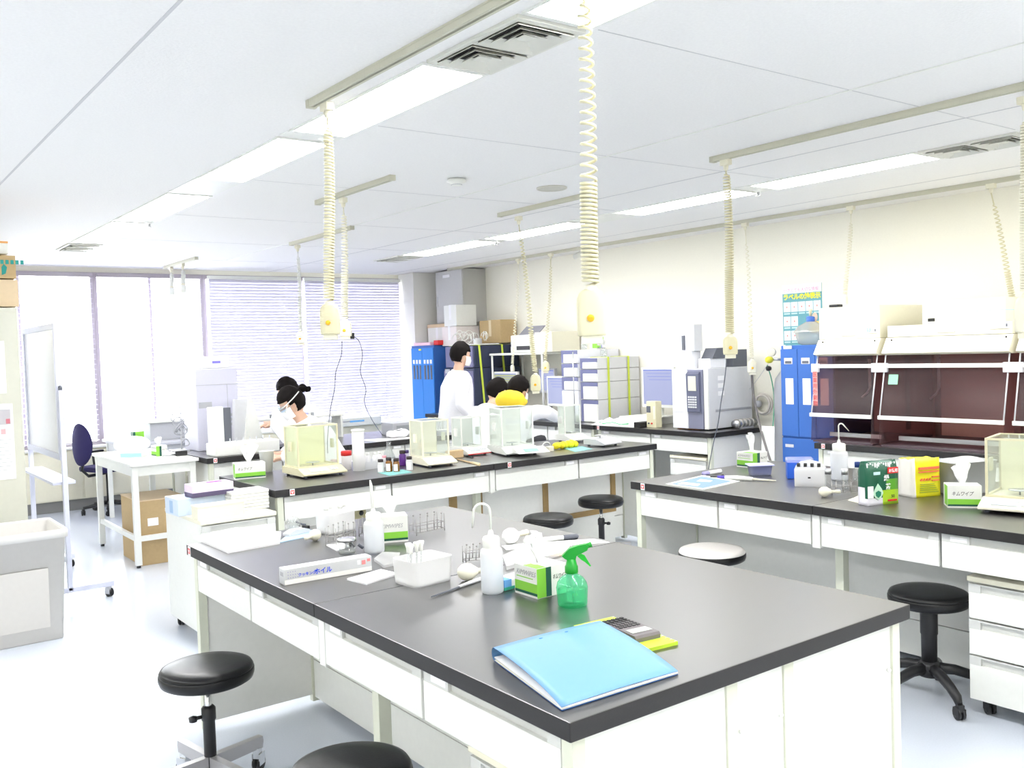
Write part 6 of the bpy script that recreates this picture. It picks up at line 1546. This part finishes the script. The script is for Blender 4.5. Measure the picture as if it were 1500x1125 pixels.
MB().box(1.99, 2.07, 7.4085, 7.41, .30, .36).build('address_label', PAPER, cbx)
bx3 = thing('blue_pack', 'white pack with light blue wavy print on white table', 'packet', (2.02, 7.86, .8), YAW-PI/2)
MB().box(-.10, .10, -.06, .06, 0, .045, .008).build('pack', WHITE, bx3, world=False)
MB().box(-.075, .095, -.0605, -.06, .006, .036).build('blue_print', mat('aqua', (.35, .75, .85), .5), bx3, world=False)
wipe_box('green banded carton on the white table', (2.20, 7.76, .8), .1, .09, .11, .085, .07, (0, 0), 14, 0)
tag(MB().ell((0, 0, .07), (.15, .12, .07), 20, 12).build('white_bag', PAPER, loc=(2.12, 8.25, .8)), 'rounded white bag at the back of white table', 'bag')
wg = thing('wrench_tool', 'black handled steel tool on the white table edge', 'tool', (2.28, 7.60, .8), -.15)
MB().tube([(-.10, 0, .012), (0, 0, .014)], [.006, .010], 8).build('steel_shaft', STEEL, wg, world=False)
MB().box(0, .09, -.02, .02, .002, .042, .005).build('black_handle', BLACK, wg, world=False)
# side counter by the windows with grey printer
sc_ = thing('side_table', 'grey topped side table by the window', 'table', (2.6, 9.6, 0))
MB().box(2.28, 3.1, 9.02, 10.0, .77, .80, .004).build('tabletop', mat('grey_top', (.55, .56, .62), .4), sc_)
for x in (2.31, 3.03):
    for y in (9.05, 9.93): MB().box(x, x+.04, y, y+.04, 0, .77, .003).build('leg', WHITE, sc_)
MB().box(2.33, 3.05, 9.07, 9.09, .66, .77).box(2.32, 2.34, 9.09, 9.93, .66, .77).build('apron', LGREY, sc_)
gp_ = thing('grey_printer', 'mid grey box shaped printer on the side table', 'printer', (2.72, 9.40, .8))
MB().box(-.17, .17, -.14, .14, 0, .17, .006).build('case', GREY, gp_, world=False)
MB().box(-.19, .19, -.16, .16, .17, .19, .004).build('lid', WHITE, gp_, world=False)
gbt = thing('tissue_box', 'small green and dark carton beside the grey printer', 'tissue box', (2.44, 9.30, .8))
MB().box(-.05, .05, -.05, .05, 0, .10, .001).build('carton', GREEN, gbt, world=False); MB().box(-.051, -.03, -.051, .051, 0.001, .099).build('dark_band', DKGREEN, gbt, world=False)
# stand with tangle of clamps
ck = thing('clamp_stand', 'tall lab stand with tangled cables beside lilac instrument', 'stand', (2.44, 7.95, .8))
MB().box(-.05, .05, -.05, .05, 0, .015).build('base', GREY, ck, world=False)
MB().tube([(0, 0, .01), (0, 0, .75)], .006, 8).build('rod', LGREY, ck, world=False)
m = MB(); random.seed(11)
for k in range(8):
    cx, cz, R_ = random.uniform(-.03, .05), random.uniform(.05, .30), random.uniform(.02, .05)
    m.tube([(cx+R_*math.cos(a), .02*math.sin(a*2), cz+R_*math.sin(a)) for a in [2*PI*i/12 for i in range(13)]], .005, 5)
m.build('cables', GREY, ck, world=False)['kind'] = 'stuff'
# office chair
oc = thing('office_chair', 'dark navy office chair with curved back near window', 'chair', (2.40, 10.33, 0), math.radians(20))
NVF = mat('navy_fabric', (.025, .020, .09), .85)
m = MB(); vs = []; fs = []
bk_ = MB().ell((0, 0, 0), (.17, .035, .22), 24, 14)
for i, v in enumerate(bk_.v): bk_.v[i] = Vector((v.x, v.y+.06-.9*v.x*v.x*1.2, v.z))
bk_.xf(Matrix.Translation((-.24, 0, .74)) @ Matrix.Rotation(PI/2, 4, 'Z')); bk_.build('backrest', NVF, oc, world=False)
MB().box(-.20, .22, -.21, .21, .44, .50, .025).build('seat', NVF, oc, world=False)
MB().tube([(-.26, 0, .60), (-.29, 0, .48), (-.22, 0, .41), (0, 0, .42)], .016, 8).build('back_arm', BLACK, oc, world=False)
MB().tube([(0, 0, .08), (0, 0, .43)], .024, 12).build('gas_lift', BLACK, oc, world=False)
for k in range(5):
    a = k*2*PI/5+.3; MB().tube([(0, 0, .11), (.26*math.cos(a), .26*math.sin(a), .075)], [.022, .016], 8).build('leg', BLACK, oc, world=False)
    caster_part(oc, .26*math.cos(a), .26*math.sin(a), (BLACK, BLACK), .025, a, .065)
for sy in (-1, 1): MB().tube([(0, sy*.23, .44), (.0, sy*.26, .62)], .012, 8).box(-.12, .12, sy*.26-.025, sy*.26+.025, .62, .645, .008).build('armrest', BLACK, oc, world=False)

# ================================================================== LEFT SIDE
# mobile whiteboard seen nearly edge-on
wbd = thing('mobile_whiteboard', 'wheeled white framed whiteboard standing nearly edge-on at left', 'whiteboard', (1.27, 7.2, 0))
FR = mat('frame_lavender', (.74, .76, .90), .35)
for y in (6.62, 7.80):
    MB().box(1.255, 1.285, y-.02, y+.02, .08, 1.40, .004).build('post', FR, wbd)
    MB().box(1.13, 1.54, y-.02, y+.02, .07, .105, .004).build('foot_bar', FR, wbd)
    MB().lathe([(.012, 1.40), (.012, 1.425), (.001, 1.43)], 10, (1.27, y, 0)).build('post_cap', DGREY, wbd)
    for x in (1.15, 1.51):
        mb = MB(); caster(mb, x, y, .028, .4, .075); mb.build('caster', [LGREY, BLACK], wbd)
MB().box(1.262, 1.278, 6.66, 7.76, .98, 1.80).build('board', mat('board_white', (.90, .91, .96), .25), wbd)
for (a, b, c, d_) in ((6.64, 7.78, 1.80, 1.84), (6.64, 7.78, .94, .98), (6.64, 6.68, .98, 1.80), (7.74, 7.78, .98, 1.80)): MB().box(1.25, 1.29, a, b, c, d_, .003).build('frame_bar', FR, wbd)
MB().box(1.20, 1.34, 6.64, 7.78, .78, .80, .003).build('pen_tray', FR, wbd)
MB().box(1.26, 1.28, 6.64, 7.78, .26, .30, .003).build('cross_bar', FR, wbd)
# tall beige locker with notices
lx1 = ay(33, 600, 6.5).x
lk = thing('tall_locker', 'tall beige metal locker with notices taped on', 'cabinet', (.62, 6.75, 0))
MB().box(.30, lx1, 6.5, 7.0, 0, 1.93, .005).build('body', mat('locker_beige', (.66, .66, .58), .5), lk)
MB().box(.305, lx1-.004, 6.492, 6.5, .04, 1.90, .002).build('door', mat('locker_door', (.66, .66, .57), .5), lk)
def on_locker(name, x0p, x1p, yt, yb, label, cat='notice'):
    a = ay(x0p, yt, 6.49); b = ay(x1p, yb, 6.49)
    o = thing(name, label, cat, ((a.x+b.x)/2, 6.49, (a.z+b.z)/2)); w_ = (b.x-a.x)/2; h = (a.z-b.z)/2
    MB().box(-w_, w_, -.002, 0, -h, h).build('sheet', PAPER, o, world=False); return o, w_, h
on_locker('notice_sheet', -22, 10, 500, 576, 'white notice sheet high on beige locker')
o, w_, h = on_locker('notice_sheet', -22, 24, 593, 701, 'tall notice with small photos low on beige locker')
MB().box(-w_*.5, w_*.8, -.003, -.002, h*.45, h*.85).build('printed_photo', mat('photo_grey', (.55, .53, .56), .6), o, world=False)
MB().box(w_*.45, w_*.75, -.0036, -.003, h*.47, h*.6).build('printed_red', mat('print_red', (.65, .2, .25), .6), o, world=False)
MB().box(-.0+w_*.05, w_*.4, -.003, -.002, h*.2, h*.34).build('printed_photo', mat('photo_pink', (.70, .45, .48), .6), o, world=False)
pl_ = MB()
for k in range(9): pl_.box(-w_*.9, w_*(.8-.1*(k % 3)), -.0026, -.002, h*.05-k*h*.1, h*.05-k*h*.1+.002)
pl_.build('text_lines', INKG, o, world=False)
# boxes on the locker
def onl(name, label, x0p, x1p, yt, yb, y, dep, m, cat='box'):
    a = ay(x0p, yt, y); b = ay(x1p, yb, y)
    t = thing(name, label, cat, ((a.x+b.x)/2, y+dep/2, b.z)); w_ = (b.x-a.x)/2
    MB().box(-w_, w_, -dep/2, dep/2, 0, a.z-b.z, .003).build('carton', m, t, world=False); return t, w_, a.z-b.z
onl('cardboard_box', 'lower tan cardboard box on the beige locker', -25, 28, 409, 449, 6.56, .35, CARDL)
t, w_, h = onl('cardboard_box', 'upper tan box with dark green print on the locker', -25, 24, 373, 408, 6.57, .34, CARD)
pt = MB()
for k in range(5): pt.box(w_*.05+k*.028, w_*.05+.018+k*.028, -.1715, -.17, h*.62, h*.80)
pt.build('green_print', mat('print_teal', (.02, .30, .26), .6), t, world=False)
MB().extr([(w_*.1, .02), (w_*.35, .03), (w_*.45, .07), (w_*.25, .09), (w_*.1, .07)], 'y', -.172, -.17).build('green_picture', MATS['print_teal'], t, world=False)
t, w_, h = onl('white_box', 'white box with orange lid topmost on the locker', -25, 12, 355, 372, 6.62, .25, WHITE)
MB().box(-w_-.002, w_+.002, -.127, .127, h, h+.012, .002).build('orange_lid', mat('lid_orange', (.90, .45, .15), .6), t, world=False)
cb2 = cbox('large pale cardboard box behind the locker boxes', 1.28-.45, 1.30, 8.55, 8.95, 1.98, 2.47, mat('card_pale', (.80, .66, .46), .85))
lk2 = thing('tall_locker', 'second tall white locker behind the beige one', 'cabinet', (1.0, 8.75, 0))
MB().box(.55, 1.12, 8.5, 9.0, 0, 1.978, .004).build('body', WHITE, lk2)
MB().box(.555, 1.115, 8.492, 8.5, .03, 1.96, .002).build('door', WHITE, lk2)
# big waste bin
bn = thing('waste_bin', 'large beige grey rectangular waste bin on the floor at left', 'bin', (.80, 6.03, 0))
open_tub(bn, .60, .50, .62, t_=.012, taper=.10, m=mat('bin_beige', (.62, .60, .57), .5), name='bin_body')
m = MB(); 
def rim_ring(s, z, w_=.60, d_=.50, r=.03, k=5):
    out = []
    for cx, cy, a0 in ((w_/2-r, d_/2-r, 0), (-w_/2+r, d_/2-r, PI/2), (-w_/2+r, -d_/2+r, PI), (w_/2-r, -d_/2+r, 1.5*PI)):
        for i in range(k): a = a0+PI/2*i/(k-1); out.append(((cx+r*math.cos(a))*s, (cy+r*math.sin(a))*s, z))
    return out
rr = [rim_ring(1.0, .585), rim_ring(1.045, .585), rim_ring(1.05, .62), rim_ring(1.03, .632), rim_ring(.985, .628), rim_ring(.98, .60)]
n = len(rr[0]); m.add([p for r in rr for p in r], [(i*n+k, i*n+(k+1) % n, (i+1)*n+(k+1) % n, (i+1)*n+k) for i in range(5) for k in range(n)], True)
m.build('rim', mat('bin_rim', (.72, .71, .69), .45), bn, world=False)
MB().extr([(-.228, .08), (-.229, .08), (-.2465, .42), (-.2445, .42)], 'x', -.20, .20).build('side_panel', MATS['bin_beige'], bn, world=False)

# lettering curves become meshes
dg = bpy.context.evaluated_depsgraph_get()
for o in TEXTS:
    me = bpy.data.meshes.new_from_object(o.evaluated_get(dg)); me.materials.clear(); me.materials.append(o.data.materials[0])
    n = bpy.data.objects.new('lettering', me); COL.objects.link(n); n.parent = o.parent
    n.location = o.location; n.rotation_euler = o.rotation_euler; n.scale = o.scale
    bpy.data.objects.remove(o)
